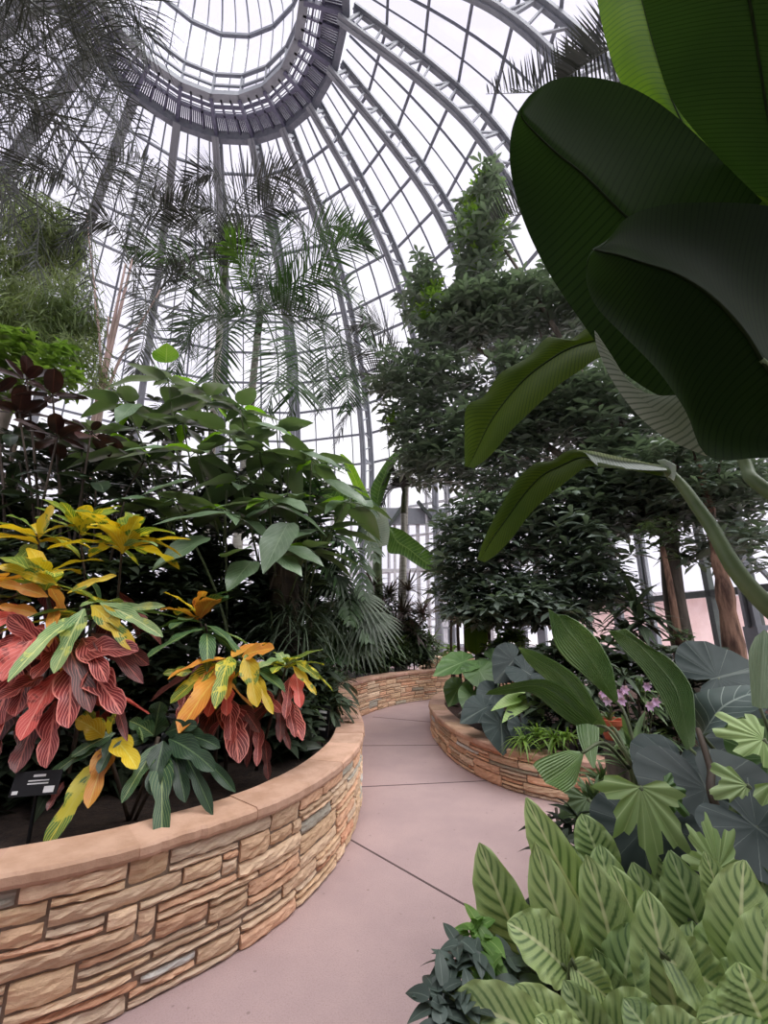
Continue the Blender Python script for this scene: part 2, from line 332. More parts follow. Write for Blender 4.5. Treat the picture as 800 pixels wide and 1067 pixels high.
CR = {
 'yellow': leafmat('croton_yellow', S(236, 206, 52), S(222, 184, 40), S(240, 224, 110), nv=9, slant=.4, vw=.18, midw=.05, trans=.2, blot=(S(92, 132, 54), 9., .56, .62)),
 'gyellow': leafmat('croton_green_yellow', S(88, 126, 58), S(108, 144, 62), S(226, 214, 84), nv=9, slant=.4, vw=.3, midw=.09, trans=.2, blot=(S(226, 212, 70), 8., .52, .58)),
 'orange': leafmat('croton_orange', S(236, 168, 66), S(226, 140, 62), S(242, 196, 96), nv=9, slant=.4, vw=.15, midw=.06, trans=.2, blot=(S(176, 92, 62), 10., .62, .68)),
 'red': leafmat('croton_red', S(150, 52, 52), S(120, 50, 48), SALM, nv=9, slant=.42, vw=.28, midw=.09, rough=.4, trans=.12, edge=(SALM, .84), tcol=(1.6, .9, .8)),
 'coral': leafmat('croton_coral', S(232, 108, 94), S(214, 88, 80), S(244, 156, 140), nv=9, slant=.4, vw=.16, midw=.07, trans=.15, tcol=(1.5, .9, .8), blot=(S(140, 52, 48), 9., .58, .66)),
 'dred': leafmat('croton_dark_red', S(104, 54, 54), S(82, 50, 46), S(176, 104, 92), nv=9, slant=.42, vw=.2, midw=.07, trans=.1, tcol=(1.6, .9, .8)),
 'green': leafmat('croton_green', S(66, 100, 62), S(52, 84, 52), S(150, 168, 104), nv=9, slant=.4, vw=.14, midw=.07, trans=.15),
 'pgreen': leafmat('croton_pale_green', S(158, 186, 124), S(112, 150, 96), S(214, 224, 156), nv=9, slant=.4, vw=.2, midw=.08, trans=.2, blot=(S(198, 206, 110), 9., .58, .64)),
 'dgreen': leafmat('croton_dark_green', S(48, 72, 50), S(38, 60, 42), S(96, 120, 80), nv=10, slant=.4, vw=.12, midw=.06, trans=.1),
}

# ------------------------------------------------------------------ setting: dome
H = 20.0
DC = A(-.301*H, .433*H, 0); NB = 20; PH = 2.088
PROF = [(.63, .0), (.632, .33), (.627, .42), (.61, .51), (.585, .59), (.553, .67), (.51, .755), (.465, .82), (.415, .87), (.36, .915), (.31, .95), (.265, .98), (.243, .995)]
def dome_pt(rho, up, ang, off=0.): return DC+A(math.cos(ang)*rho*H, math.sin(ang)*rho*H, EYE+up*H)
PX = spl(PROF, 60)
PXW = np.concatenate([[[.63, -EYE/H]], PX])      # down to the ground
def prof_off(d):
    """profile moved d metres outward along its normal, metres (r, z)"""
    p = PX*H; tg = nrm(np.gradient(p, axis=0)); n = np.stack([tg[:, 1], -tg[:, 0]], 1)
    return p+n*d
def cyl(rz, ang): return np.stack([DC[0]+np.cos(ang)*rz[:, 0], DC[1]+np.sin(ang)*rz[:, 0], EYE+rz[:, 1]], -1)
dome = thing('ceiling', 'white steel and glass dome roof over the palm house', 'glass dome', (DC[0], DC[1], 0), kind='structure')
ang_of = lambda k: PH-k*2*PI/NB
IN, OUT = prof_off(-.46), prof_off(.46)
GL = prof_off(.58)
def strip(rz, ang, w, d):
    """chord: box section swept along a profile"""
    c = cyl(rz, ang); sd = A(-math.sin(ang), math.cos(ang), 0)*w/2
    tg = nrm(np.gradient(c, axis=0)); n = nrm(np.cross(tg, sd))*d/2
    return np.stack([c-sd-n, c+sd-n, c+sd+n, c-sd+n], 1)
for k in range(NB):
    a = ang_of(k); mb = MB()
    for rz in (IN, OUT):
        mb.grid(strip(rz, a, .27, .09), closed=True)
        mb.grid(strip(rz, a, .05, .2), closed=True)
    ci, cu = cyl(IN, a), cyl(OUT, a)
    up = A(-math.sin(a), math.cos(a), 0)
    for i in range(0, 58, 2):
        p, q = (ci[i], cu[i+1]) if (i//2) % 2 else (cu[i], ci[i+1])
        mb.bar(p, q, .06, .06, up)
        if i % 8 == 0: mb.bar(ci[i], cu[i], .08, .08, up)
    # post below the spring line
    for r_ in (IN[0, 0], OUT[0, 0]):
        b = DC+A(math.cos(a)*r_, math.sin(a)*r_, 0)
        mb.bar(b, b+A(0, 0, EYE+.02), .34, .12, A(math.cos(a), math.sin(a), 0))
    mb.build('rib', M['steel'], dome, smooth=False)
# hoops (purlins) and glazing bars, glass per bay ring
arc = np.concatenate([[0], np.cumsum(np.linalg.norm(np.diff(GL, axis=0), axis=1))])
def at_arc(s): return np.array([np.interp(s, arc, GL[:, 0]), np.interp(s, arc, GL[:, 1])])
hs = [s for s in np.arange(6.6, arc[-1]-.3, 1.55)]
for s in hs:
    mb = MB(); r = at_arc(s)-A(.0, .0)
    for k in range(NB):
        p, q = cyl(r[None], ang_of(k))[0], cyl(r[None], ang_of(k+1))[0]
        mb.bar(p, q, .09, .09)
    mb.build('hoop', M['steel_dark'], dome, smooth=False)
for k in range(NB):
    mb = MB()
    for j in (1, 2, 3):
        f = j/4
        c = cyl(GL, ang_of(k))*(1-f)+cyl(GL, ang_of(k+1))*f
        i0 = np.searchsorted(arc, 6.6); mb.tube(c[i0::3], .045 if j == 2 else .03, 4)
    mb.build('glazing_bar', M['steel_dark'], dome, smooth=False)
    c0, c1 = cyl(GL[20-8:], ang_of(k)), cyl(GL[20-8:], ang_of(k+1))
    MB().grid(np.stack([c0, c1], 1)).build('glass_pane', M['glass'], dome, smooth=False)
# oculus ring and gallery
def ring(mb, r, z, w, h, n=NB, phase=None):
    for k in range(n):
        a0, a1 = PH-k*2*PI/n, PH-(k+1)*2*PI/n
        p, q = [DC+A(math.cos(a)*r, math.sin(a)*r, EYE+z) for a in (a0, a1)]
        mb.bar(p, q, w, h)
mb = MB(); ring(mb, .243*H, H*.995, .24, .36); ring(mb, .2425*H, H*.984, .22, .1); mb.build('ring_beam', M['steel_dark'], dome, smooth=False)
mb = MB(); ring(mb, .173*H, H*1.0, .30, .22); mb.build('inner_curb', M['steel'], dome, smooth=False)
mb = MB(); ring(mb, .173*H, H*1.03, .08, .08); ring(mb, .173*H, H*1.06, .12, .10)
for k in range(NB):
    a = ang_of(k); p = DC+A(math.cos(a)*.173*H, math.sin(a)*.173*H, EYE+H)
    mb.bar(p, p+A(0, 0, .06*H), .07, .07)
mb.build('railing', M['steel'], dome, smooth=False)
mb = MB()
for k in range(NB):
    a = ang_of(k); e = A(math.cos(a), math.sin(a), 0)
    mb.bar(DC+e*.173*H+A(0, 0, EYE+H-.12), DC+e*.24*H+A(0, 0, EYE+H-.12), .12, .22)
    for f, w in ((.33, .07), (.66, .07)):
        b = ang_of(k+f); e = A(math.cos(b), math.sin(b), 0)
        mb.bar(DC+e*.173*H+A(0, 0, EYE+H-.05), DC+e*.24*H+A(0, 0, EYE+H-.05), w, .12)
ring(mb, .205*H, H-.04, .10, .14); ring(mb, .19*H, H-.02, .06, .08)
mb.build('gallery_beams', M['grating'], dome, smooth=False)
mb = MB()
for k in range(NB*20):
    a = k*2*PI/(NB*20); e = A(math.cos(a), math.sin(a), 0)
    mb.bar(DC+e*.204*H+A(0, 0, EYE+H+.04), DC+e*.238*H+A(0, 0, EYE+H+.04), .05, .05)
mb.build('gallery_grating', M['grating'], dome, smooth=False)
mb = MB()
for j in range(5):
    ring(mb, (.178+j*.0055)*H, H+.02, .03, .03)
mb.build('gallery_slats', M['grating'], dome, smooth=False)
# lantern: drum, hoop and cupola
mb = MB(); nl = 40
LT = spl([(.18, 1.0), (.181, 1.1), (.18, 1.19), (.165, 1.235), (.125, 1.285), (.07, 1.315), (.012, 1.325)], 24)*H
for k in range(nl):
    a = PH-k*2*PI/nl
    mb.tube(cyl(LT, a)[::2], .035 if k % 2 == 0 else .025, 4)
mb.build('lantern_bars', M['steel_dark'], dome, smooth=False)
mb = MB(); ring(mb, .18*H, 1.19*H, .12, .14); ring(mb, .125*H, 1.285*H, .05, .05); ring(mb, .07*H, 1.315*H, .05, .05)
mb.build('lantern_hoop', M['steel_dark'], dome, smooth=False)
P = np.stack([cyl(LT, PH-k*2*PI/nl) for k in range(nl)], 1)
MB().grid(P, closed=True).build('lantern_glass', M['glass'], dome, smooth=False)

# windows of the upright wall: one per bay, plus the plinth
pl = MB()
R0 = .63*H
for k in range(NB):
    p, q = [DC+A(math.cos(a)*(R0+.45), math.sin(a)*(R0+.45), 0) for a in (ang_of(k), ang_of(k+1))]
    pl.bar(p+A(0, 0, .4), q+A(0, 0, .4), .25, .8); pl.bar(p+A(0, 0, .82), q+A(0, 0, .82), .34, .06)
tag(pl.build('wall_plinth', M['white_frame'], None, smooth=False), 'low pale plinth wall under the palm house windows', 'wall', kind='structure')
PB = int(((PH-math.atan2(19.2-DC[1], 1.1-DC[0]))/(2*PI/NB)) % NB)
for k in range(NB):
    mid = (ang_of(k)+ang_of(k+1))/2
    p, q = [DC+A(math.cos(a)*(R0+.48), math.sin(a)*(R0+.48), 0) for a in (ang_of(k), ang_of(k+1))]
    c = (p+q)/2; ahead = c[1]
    if c[1] < 1: continue                     # behind the camera, out of the picture
    dgr = math.degrees(math.atan2(c[0], c[1]))
    off = (k-PB+10) % 20-10; nth = ['', 'first', 'second', 'third', 'fourth', 'fifth', 'sixth', 'seventh', 'eighth', 'ninth', 'tenth', 'eleventh']
    lab = 'tall glazed bay of the upright wall directly behind the white porch' if off == 0 else '%s tall glazed bay to the %s of the white porch' % (nth[abs(off)], 'right' if off > 0 else 'left')
    w = thing('window_%d' % (k+1), lab, 'window', c, kind='structure')
    fr = MB(); fm = M['white_frame'] if dgr < 24 else M['dark_frame']
    nm = 4
    for j in range(0, nm+1):
        b = p+(q-p)*j/nm
        fr.bar(b+A(0, 0, .84), b+A(0, 0, 8.3), .10 if j % 2 else .14, .12, nrm(c-DC))
    for z in (.9, 2.25, 4.05, 5.6, 7.0, 8.25): fr.bar(p+A(0, 0, z), q+A(0, 0, z), .12, .14 if z in (2.25, 4.05) else .09)
    fr.build('window_frame', fm, w, smooth=False)
    MB().grid([[p+A(0, 0, .84), q+A(0, 0, .84)], [p+A(0, 0, 8.3), q+A(0, 0, 8.3)]]).build('pane', M['glass'], w, smooth=False)
# unseen wall added behind the visitor to block sky light
mb = MB()
for k in range(NB):
    p, q = [DC+A(math.cos(a)*(R0+.7), math.sin(a)*(R0+.7), 0) for a in (ang_of(k), ang_of(k+1))]
    if (p+q)[1]/2 < 1 and (p+q)[0]/2 > -9: mb.bar((p[0], p[1], 5.), (q[0], q[1], 5.), .3, 10.)
tag(mb.build('wall_sky_block', M['white_frame'], None, smooth=False), 'added unseen wall behind the viewpoint that blocks sky light', 'wall', kind='structure')
# entrance porch at the far end
dc = D(430, 660, 19.2); dcx, dcy = dc[0], dc[1]
dr = thing('door_1', 'glazed white entrance porch with dark gable braces behind the far palm', 'door', (dcx, dcy, 0), kind='structure')
x0, x1 = dcx-1.75, dcx+1.45; mb = MB()
for x, w_ in ((x0, .3), (x1, .34), (x0+1.0, .12), (x0+2.05, .16), (x1-.75, .1)): mb.bar((x, dcy, 0), (x, dcy, 6.1), w_, .18, (0, 1, 0))
for z, h_ in ((4.0, .16), (1.9, .08), (2.6, .06)): mb.bar((x0, dcy, z), (x1, dcy, z), .14, h_)
mb.build('door_frame', M['white_frame'], dr, smooth=False)
mb = MB(); mb.bar((x0-.3, dcy-.1, 6.45), (x1+.3, dcy-.1, 6.45), .3, .75); mb.build('header', M['steel'], dr, smooth=False)
mb = MB()
mb.bar((x0+.1, dcy-.35, 5.0), (dcx-.3, dcy-.35, 7.0), .14, .22, (0, 1, 0)); mb.bar((x1+.3, dcy-.35, 5.2), (dcx+.3, dcy-.35, 7.1), .14, .22, (0, 1, 0))
mb.build('brace', M['dark_frame'], dr, smooth=False)
MB().grid([[(x0, dcy, .1), (x1, dcy, .1)], [(x0, dcy, 6.1), (x1, dcy, 6.1)]]).build('pane', M['glass'], dr, smooth=False)

# ------------------------------------------------------------------ path, beds
fl = MB()
g = np.linspace(-14, 14, 57)
P = np.stack(np.meshgrid(g+DC[0], g+DC[1], indexing='ij') + [np.zeros((57, 57))], -1)
fl.grid(P[::8, ::8])
floor = tag(fl.build('floor', M['path'], None, smooth=False), 'pinkish concrete path winding between the stone planters', 'path', kind='structure')
def gp(u, v, z=0.):
    a = (u-400)/F; b = (533.5-v)/F; d = A(a, math.cos(T)-b*math.sin(T), math.sin(T)+b*math.cos(T))
    return d*((z-EYE)/d[2])+A(0, 0, EYE)
for pq in (((360, 872), (540, 975)), ((374, 820), (560, 811)), ((374, 777), (462, 776.5)), ((388, 747), (456, 753))):
    j = MB(); p, q = gp(*pq[0]), gp(*pq[1]); j.bar(p+A(0, 0, .0005), q+A(0, 0, .0005), .014, .003); j.build('joint', M['joint'], floor, smooth=False)

def curve_s(pts, step=.01):
    c = spl(pts, 4000); d = np.concatenate([[0], np.cumsum(np.linalg.norm(np.diff(c, axis=0), axis=1))])
    n = int(d[-1]/step); s = np.arange(n)*step
    c = np.stack([np.interp(s, d, c[:, i]) for i in range(2)], 1)
    tg = nrm(np.gradient(c, axis=0)); k = 9
    return c, tg
PAL = [S(238, 206, 172), S(228, 192, 158), S(242, 212, 180), S(226, 184, 152), S(232, 200, 164), S(240, 194, 160), S(218, 188, 158), S(246, 220, 190), S(228, 204, 178)]
ODD = [S(196, 192, 178), S(222, 170, 138), S(214, 212, 206), S(188, 182, 162), S(226, 184, 154)]
def planter(name, label, pts, hgt, side, capw, seed, unit=.036):
    """ledge-stone wall: side=+1 if the visible face is to the right of travel"""
    r = np.random.default_rng(seed)
    c, tg = curve_s(pts); n = np.stack([tg[:, 1], -tg[:, 0]], 1)*side; L = len(c)
    th = thing(name, label, 'planter wall', (c[L//3][0], c[L//3][1], 0))
    body = hgt-.06; rows = int(round(body/unit)); unit = body/rows
    occ = np.zeros((rows, L), bool)
    st = MB()
    def at(s, off, z):
        i = np.clip(s, 0, L-1).astype(int) if isinstance(s, np.ndarray) else int(np.clip(s, 0, L-1))
        return np.concatenate([c[i]+n[i]*off, np.full(np.shape(i)+(1,), 0.)+np.asarray(z).reshape(np.shape(z)+(1,)) if np.ndim(z) else np.full(np.shape(i)+(1,), z)], -1)
    for rr in range(rows):
        x = 0
        while x < L:
            if occ[rr, x]: x += 1; continue
            e = x
            while e < L and not occ[rr, e] and e-x < 80: e += 1
            ln = int(r.uniform(14, 54)); hh = int(r.choice([1, 2, 3], p=[.5, .4, .1]))
            if hh == 1: ln = int(r.uniform(18, 60))
            if e-x-ln < 7: ln = e-x
            ln = min(ln, e-x); hh = min(hh, rows-rr)
            while hh > 1 and occ[rr+hh-1, x:x+ln].any(): hh -= 1
            occ[rr:rr+hh, x:x+ln] = True
            gs = .7; s = np.linspace(x+gs, x+ln-gs, max(3, ln//4+2)); gz = .006
            z0, z1 = rr*unit+gz, (rr+hh)*unit-gz
            nz = 3+hh; zz = np.linspace(z0, z1, nz)
            dep = .012+r.uniform(0, .014)
            dd = dep+r.normal(0, .0035, (nz, len(s))); tilt = r.normal(0, .004)
            dd += tilt*np.linspace(-1, 1, nz)[:, None]
            dd[0] -= .007; dd[-1] -= .007; dd[:, 0] -= .007; dd[:, -1] -= .007
            zj = zz[:, None]+r.normal(0, .0012, (nz, len(s)))
            i = np.clip(s, 0, L-1).astype(int); fr_ = np.clip(s, 0, L-1)-i; i2 = np.minimum(i+1, L-1)
            cc = c[i]*(1-fr_)[:, None]+c[i2]*fr_[:, None]
            G_ = np.zeros((nz+2, len(s)+2, 3))
            for a_ in range(nz+2):
                za = min(max(a_-1, 0), nz-1)
                for b_ in range(len(s)+2):
                    sb = min(max(b_-1, 0), len(s)-1)
                    o_ = dd[za, sb] if (1 <= a_ <= nz and 1 <= b_ <= len(s)) else -.01
                    G_[a_, b_, :2] = cc[sb]+n[i[sb]]*o_; G_[a_, b_, 2] = zj[za, sb]
            col = np.array(PAL[r.integers(len(PAL))] if r.random() > .13 else ODD[r.integers(len(ODD))])*r.uniform(.8, 1.12)
            st.grid(G_, col); x += ln
    st.build('stone_face', M['stone'], th, smooth=False)
    # mortar core
    i = np.arange(0, L, 6); cc = c[i]; nn = n[i]; wt = capw-.06
    sec = np.stack([np.c_[cc+nn*.0, np.zeros(len(i))], np.c_[cc+nn*.0, np.full(len(i), body)], np.c_[cc-nn*wt, np.full(len(i), body)], np.c_[cc-nn*wt, np.zeros(len(i))]], 1)
    MB().grid(sec, closed=True).build('core', M['mortar'], th, smooth=False)
    # coping slabs
    cp = MB(); x = 0
    while x < L-4:
        ln = int(r.uniform(38, 60)); e = min(x+ln, L-1)
        if L-1-e < 20: e = L-1
        i = np.arange(x, e+1, 3); i = np.append(i, e) if i[-1] != e else i
        if x > 0: pass
        cc = c[i]; nn = n[i]; j = r.normal(0, .003, len(i)); h0, h1 = body+.001, hgt+r.normal(0, .002)
        f = lambda o, z: np.c_[cc+nn*(o)[:, None], np.full(len(i), z)]
        o0 = .035+j; o1 = np.full(len(i), -capw+.035)
        sec = np.stack([f(o0-.004, h0), f(o0+.002, h0+.015), f(o0, h1-.012), f(o0-.012, h1), f(o1, h1), f(o1, h0)], 1)
        cen = sec.mean(1, keepdims=True)
        sec = np.concatenate([cen[:1].repeat(6, 1), sec, cen[-1:].repeat(6, 1)], 0)
        cp.grid(sec, np.ones(3)*r.uniform(.86, 1.12)*A(1, r.uniform(.96, 1.03), r.uniform(.93, 1.05)), closed=True)
        x = e
    cp.build('coping', M['cap'], th, smooth=False)
    return c, n
LW = [(-4.6, 2.6), (-3.6, 1.92), (-2.7, 1.7), (-2.0, 1.83), (-1.58, 1.99), (-1.2, 2.19), (-.94, 2.42), (-.73, 2.63), (-.55, 2.89), (-.36, 3.36), (-.245, 3.92), (-.225, 4.5), (-.28, 5.15), (-.41, 6.05), (-.53, 6.75), (-.61, 7.45), (-.56, 8.05), (-.35, 8.65), (-.06, 9.25), (.5, 10.0), (1.2, 10.55), (2.1, 10.9), (3.2, 11.0)]
RW = [(2.2, 9.7), (1.55, 9.3), (1.05, 8.65), (.79, 7.75), (.74, 7.0), (.79, 6.2), (.9, 5.6), (1.1, 5.08), (1.36, 4.72), (1.72, 4.46), (2.1, 4.33), (2.7, 4.25), (3.6, 4.4)]
lc, ln_ = planter('planter_wall', 'long curving stacked stone planter wall left of the path with tan coping', LW, .62, 1, .27, 3)
rc, rn_ = planter('planter_wall', 'lower curved stacked stone planter wall right of the path', RW, .38, 1, .25, 5, .034)
# soil in the beds
def soil(name, label, c, n, inner, back, z, mat, side_pts):
    i = np.arange(0, len(c), 25); p = c[i]-n[i]*inner
    far = np.array(side_pts(p))
    ts = np.linspace(0, 1, 14)
    P = p[:, None]*(1-ts)[None, :, None]+far[:, None]*ts[None, :, None]
    zz = z+.06*np.sin(P[..., 0]*3.1)*np.cos(P[..., 1]*2.7)*np.minimum(1, ts*4)[None]+.04*ts[None]
    return tag(MB().grid(np.concatenate([P, zz[..., None]], -1)).build(name, mat, None), label, 'soil', kind='structure')
soil('ground_bed_soil', 'dark soil of the left planter bed behind the stone wall', lc, ln_, .2, 5, .5, M['soil'], lambda p: np.c_[np.full(len(p), -9.), p[:, 1]*1.0+3])
soil('ground_bed_mulch', 'reddish mulch of the right planter bed', rc, rn_, .2, 5, .30, M['mulch'], lambda p: np.c_[np.maximum(p[:, 0]+3, 6.), p[:, 1]*.9+1.2])
# low bed at the front right, level with the path
e_ = spl([(.12, .6), (.10, 1.1), (.16, 1.55), (.45, 2.1), (.9, 2.7), (1.35, 3.3), (1.75, 4.0), (2.2, 4.25)], 40)
ts = np.linspace(0, 1, 12); P = e_[:, None]*(1-ts)[None, :, None]+np.c_[np.full(40, 5.5), e_[:, 1]+.2][:, None]*ts[None, :, None]
zz = .015+.10*np.minimum(1, ts*6)[None]+.03*np.sin(P[..., 0]*5)*np.cos(P[..., 1]*4)*np.minimum(1, ts*3)[None]
tag(MB().grid(np.concatenate([P, zz[..., None]], -1)).build('ground_front_bed', M['soil'], None), 'dark soil of the low bed at the front right beside the path', 'soil', kind='structure')

# outside: paved ground and a brick neighbour seen through the right-hand panes
og = MB(); og.grid([[(-90, -60, -.12), (90, -60, -.12)], [(-90, 120, -.12), (90, 120, -.12)]])
tag(og.build('ground_outside', solid('pale_forecourt', S(190, 182, 182), S(176, 168, 168), .9, .2), None), 'pale forecourt ground outside the glass', 'ground', kind='structure')
bw = thing('brick_building', 'low pink brick building seen through the panes behind the bare trunks', 'building', (16, 16, -.1))
mb = MB(); mb.bar((9, 22, 1.3), (24, 9, 1.3), 3., 2.8); mb.build('brick_wall', solid('pink_brick', S(232, 206, 202), S(220, 190, 184), .9, 1.5), bw, smooth=False)
mb = MB(); mb.bar((8.6, 22.2, 2.82), (24.2, 8.8, 2.82), 3.5, .24); mb.build('parapet', M['white_frame'], bw, smooth=False)

def inbed(u, v, y, z0, need=.42):
    """slide a plant back along its line of sight until its foot stands clear inside the bed"""
    c, n = (lc, ln_) if z0 == .5 else (rc, rn_)
    if z0 not in (.5, .3): return y
    for _ in range(14):
        p = D(u, v, y)[:2]; d = np.linalg.norm(c-p, axis=1); i = int(d.argmin())
        if np.dot(p-c[i], -n[i]) > need: break
        y += .12
    return y
# ------------------------------------------------------------------ banana at the right
M['midrib'] = solid('banana_midrib', S(36, 48, 24), S(30, 42, 22), .6, 5., spec=.05)
BX, BY = 2.05, 1.45
ban = thing('banana_plant', 'huge banana plant reaching in at the right, its dark paddle leaves overhead', 'banana plant', (BX, BY, .1))
mb = MB()
mb.tube([(BX, BY, .05), (BX-.01, BY, .7), (BX-.03, BY+.02, 1.3), (BX-.06, BY+.03, 1.75)], [.13, .12, .1, .08], 14)
mb.build('pseudostem', M['petiole'], ban)
def bleaf(st, ys, mat, bulge=.06, name='leaf', n=40, nv=17, back=False):
    mb = MB(); m = loft(mb, st, ys, bulge, n, nv)
    o = mb.build(name, M[mat], ban)
    if name == 'leaf':
        g = m[:-2]; MB().tube(g, np.linspace(.007, .002, len(g)), 7).build('midrib', M['midrib'], o)
    return o, m
def ysl(n, y0, y1, dl=0., dr=0.): return [(y0+(y1-y0)*i/(n-1)+dl, y0+(y1-y0)*i/(n-1), y0+(y1-y0)*i/(n-1)+dr) for i in range(n)]
stA = [((612, -60), (655, -55), (800, -130)), ((622, 0), (669, 0), (835, -45)), ((632, 45), (682, 50), (860, 50)), ((650, 92), (699, 102), (870, 140)), ((690, 132), (722, 150), (850, 215)), ((725, 172), (748, 195), (812, 250))]
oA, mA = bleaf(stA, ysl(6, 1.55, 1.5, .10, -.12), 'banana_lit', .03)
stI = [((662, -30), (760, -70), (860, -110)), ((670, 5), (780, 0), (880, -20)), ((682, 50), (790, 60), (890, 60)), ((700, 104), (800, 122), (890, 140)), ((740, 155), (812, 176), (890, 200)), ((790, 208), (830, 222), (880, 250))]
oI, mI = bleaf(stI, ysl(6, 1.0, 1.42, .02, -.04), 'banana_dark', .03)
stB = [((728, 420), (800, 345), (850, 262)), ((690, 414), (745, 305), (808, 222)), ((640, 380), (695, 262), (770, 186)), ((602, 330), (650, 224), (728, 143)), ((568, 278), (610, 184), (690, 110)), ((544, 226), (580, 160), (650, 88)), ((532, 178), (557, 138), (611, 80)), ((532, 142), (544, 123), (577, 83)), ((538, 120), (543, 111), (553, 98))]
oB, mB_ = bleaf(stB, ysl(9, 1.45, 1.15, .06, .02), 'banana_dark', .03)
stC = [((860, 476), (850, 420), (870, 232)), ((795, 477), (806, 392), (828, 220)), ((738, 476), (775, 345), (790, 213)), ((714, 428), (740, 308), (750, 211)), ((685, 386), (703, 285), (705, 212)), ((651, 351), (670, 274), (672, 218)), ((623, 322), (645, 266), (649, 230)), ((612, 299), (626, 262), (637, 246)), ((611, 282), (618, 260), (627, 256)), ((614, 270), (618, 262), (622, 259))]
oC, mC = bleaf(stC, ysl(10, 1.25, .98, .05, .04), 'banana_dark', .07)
stD = [((619, 344), (621, 346), (623, 349)), ((622, 362), (630, 366), (637, 370)), ((633, 388), (648, 390), (660, 404)), ((650, 415), (668, 415), (686, 412)), ((672, 440), (692, 434), (714, 414)), ((700, 460), (714, 452), (727, 440)), ((737, 476), (740, 474), (742, 470))]
bleaf(stD, ysl(7, 1.32, 1.36, .0, .02), 'banana_fold', .02, 'folded_leaf_margin', 24, 9)
stE = [((612, 341), (640, 352), (648, 372)), ((590, 356), (617, 356), (624, 373)), ((571, 351), (592, 364), (606, 385)), ((550, 372), (570, 377), (581, 402)), ((521, 389), (548, 394), (556, 426)), ((505, 412), (528, 416), (533, 448)), ((486, 424), (511, 440), (517, 468)), ((484, 455), (499, 464), (505, 480)), ((484, 486), (488, 487), (493, 488))]
bleaf(stE, ysl(9, 1.75, 1.95, .03, -.06), 'banana', .05)
stF = [((656, 481), (690, 492), (694, 497)), ((618, 477), (640, 486), (646, 488)), ((606, 469), (614, 478), (618, 486)), ((590, 470), (602, 478), (607, 489)), ((575, 480), (586, 485), (590, 502)), ((557, 483), (566, 495), (571, 517)), ((538, 501), (548, 513), (552, 536)), ((520, 530), (529, 539), (534, 560)), ((505, 560), (512, 563), (518, 577)), ((497, 583), (500, 584), (505, 586))]
oF, mF = bleaf(stF, ysl(10, 1.8, 2.05, .03, -.05), 'banana', .05)
stG = [((693, 488), (696, 486), (699, 490)), ((684, 480), (692, 478), (704, 484)), ((690, 487), (697, 488), (704, 494)), ((694, 497), (698, 498), (702, 501))]
bleaf(stG, ysl(4, 1.8, 1.78, .03, -.02), 'banana_back', .02, 'folded_leaf_margin', 12, 7)
stH = [((601, 469), (605, 470), (608, 470)), ((618, 470), (628, 476), (624, 486)), ((640, 475), (650, 481), (648, 488)), ((665, 480), (672, 483), (676, 490)), ((692, 486), (694, 488), (695, 490))]
bleaf(stH, ysl(5, 1.86, 1.78, .0, -.04), 'banana_back', .01, 'folded_leaf_margin', 20, 7)
mb = MB()
pt = [D(646, 486, 1.83), D(695, 492, 1.8), D(735, 540, 1.72), D(800, 632, 1.62), A(BX-.12, BY+.08, 1.1)]
mb.tube(spl(pt, 30), np.linspace(.012, .04, 30), 10); mb.build('petiole', M['petiole'], ban)
mb = MB(); mb.tube(spl([D(745, 400, 1.9), D(775, 480, 1.85), D(800, 512, 1.78), A(BX-.06, BY+.1, 1.6)], 20), np.linspace(.018, .035, 20), 10); mb.build('petiole', M['petiole'], ban)
for mid, nm in ((mA, 0), (mB_, 0), (mC, 0), (mI, 0)):
    mb = MB(); e = mid[-1] if nm == 1 else mid[0]
    mb.tube(spl([mid[6], e, (e+A(BX, BY, 2.2))/2+A(.25, 0, .25), A(BX-.03, BY+.02, 1.7)], 24), np.linspace(.008, .04, 24), 10); mb.build('petiole', M['petiole'], ban)

# ------------------------------------------------------------------ palms
def frond(name, parent, ctrl, ll, mat, n=55, wid=.03, droop=.35, plum=0., swing=.9, taper=True, rad=.018, rows=1, lat=None, nu=5, vee=.15):
    c = spl(ctrl, 64); tg = nrm(np.gradient(c, axis=0)); mb = MB()
    mb.tube(c, np.linspace(rad, .003, 64), 5, A(1.3, 1.25, 1.1))
    s = np.linspace(.14, .995, n); ii = (s*63).astype(int)
    upv = A(0, 0, 1); sd = nrm(np.cross(tg, upv)); n_ = np.cross(sd, tg)
    if lat is not None: sd = nrm(np.cross(tg, lat)); n_ = np.cross(sd, tg)
    for sg in (-1, 1):
        for r_ in range(rows):
            b = c[ii]; fwd = .35+.75*s
            el = rng.normal(0, .12+plum, n)
            d = sd[ii]*sg*np.cos(el)[:, None]+n_[ii]*(np.sin(el)+vee)[:, None]
            d = d*swing+tg[ii]*fwd[:, None]
            L = ll*np.sin(PI*np.clip(s*.9+.08, 0, 1))**.6*U(.85, 1.1, n)
            leaves(mb, b, d, n_[ii]+rng.normal(0, .15, (n, 3)), L, wid, 'strap', nu, 2, droop*U(.6, 1.4, n), 0, tint=U(.75, 1.2, n))
    return mb.build(name, M[mat], parent)
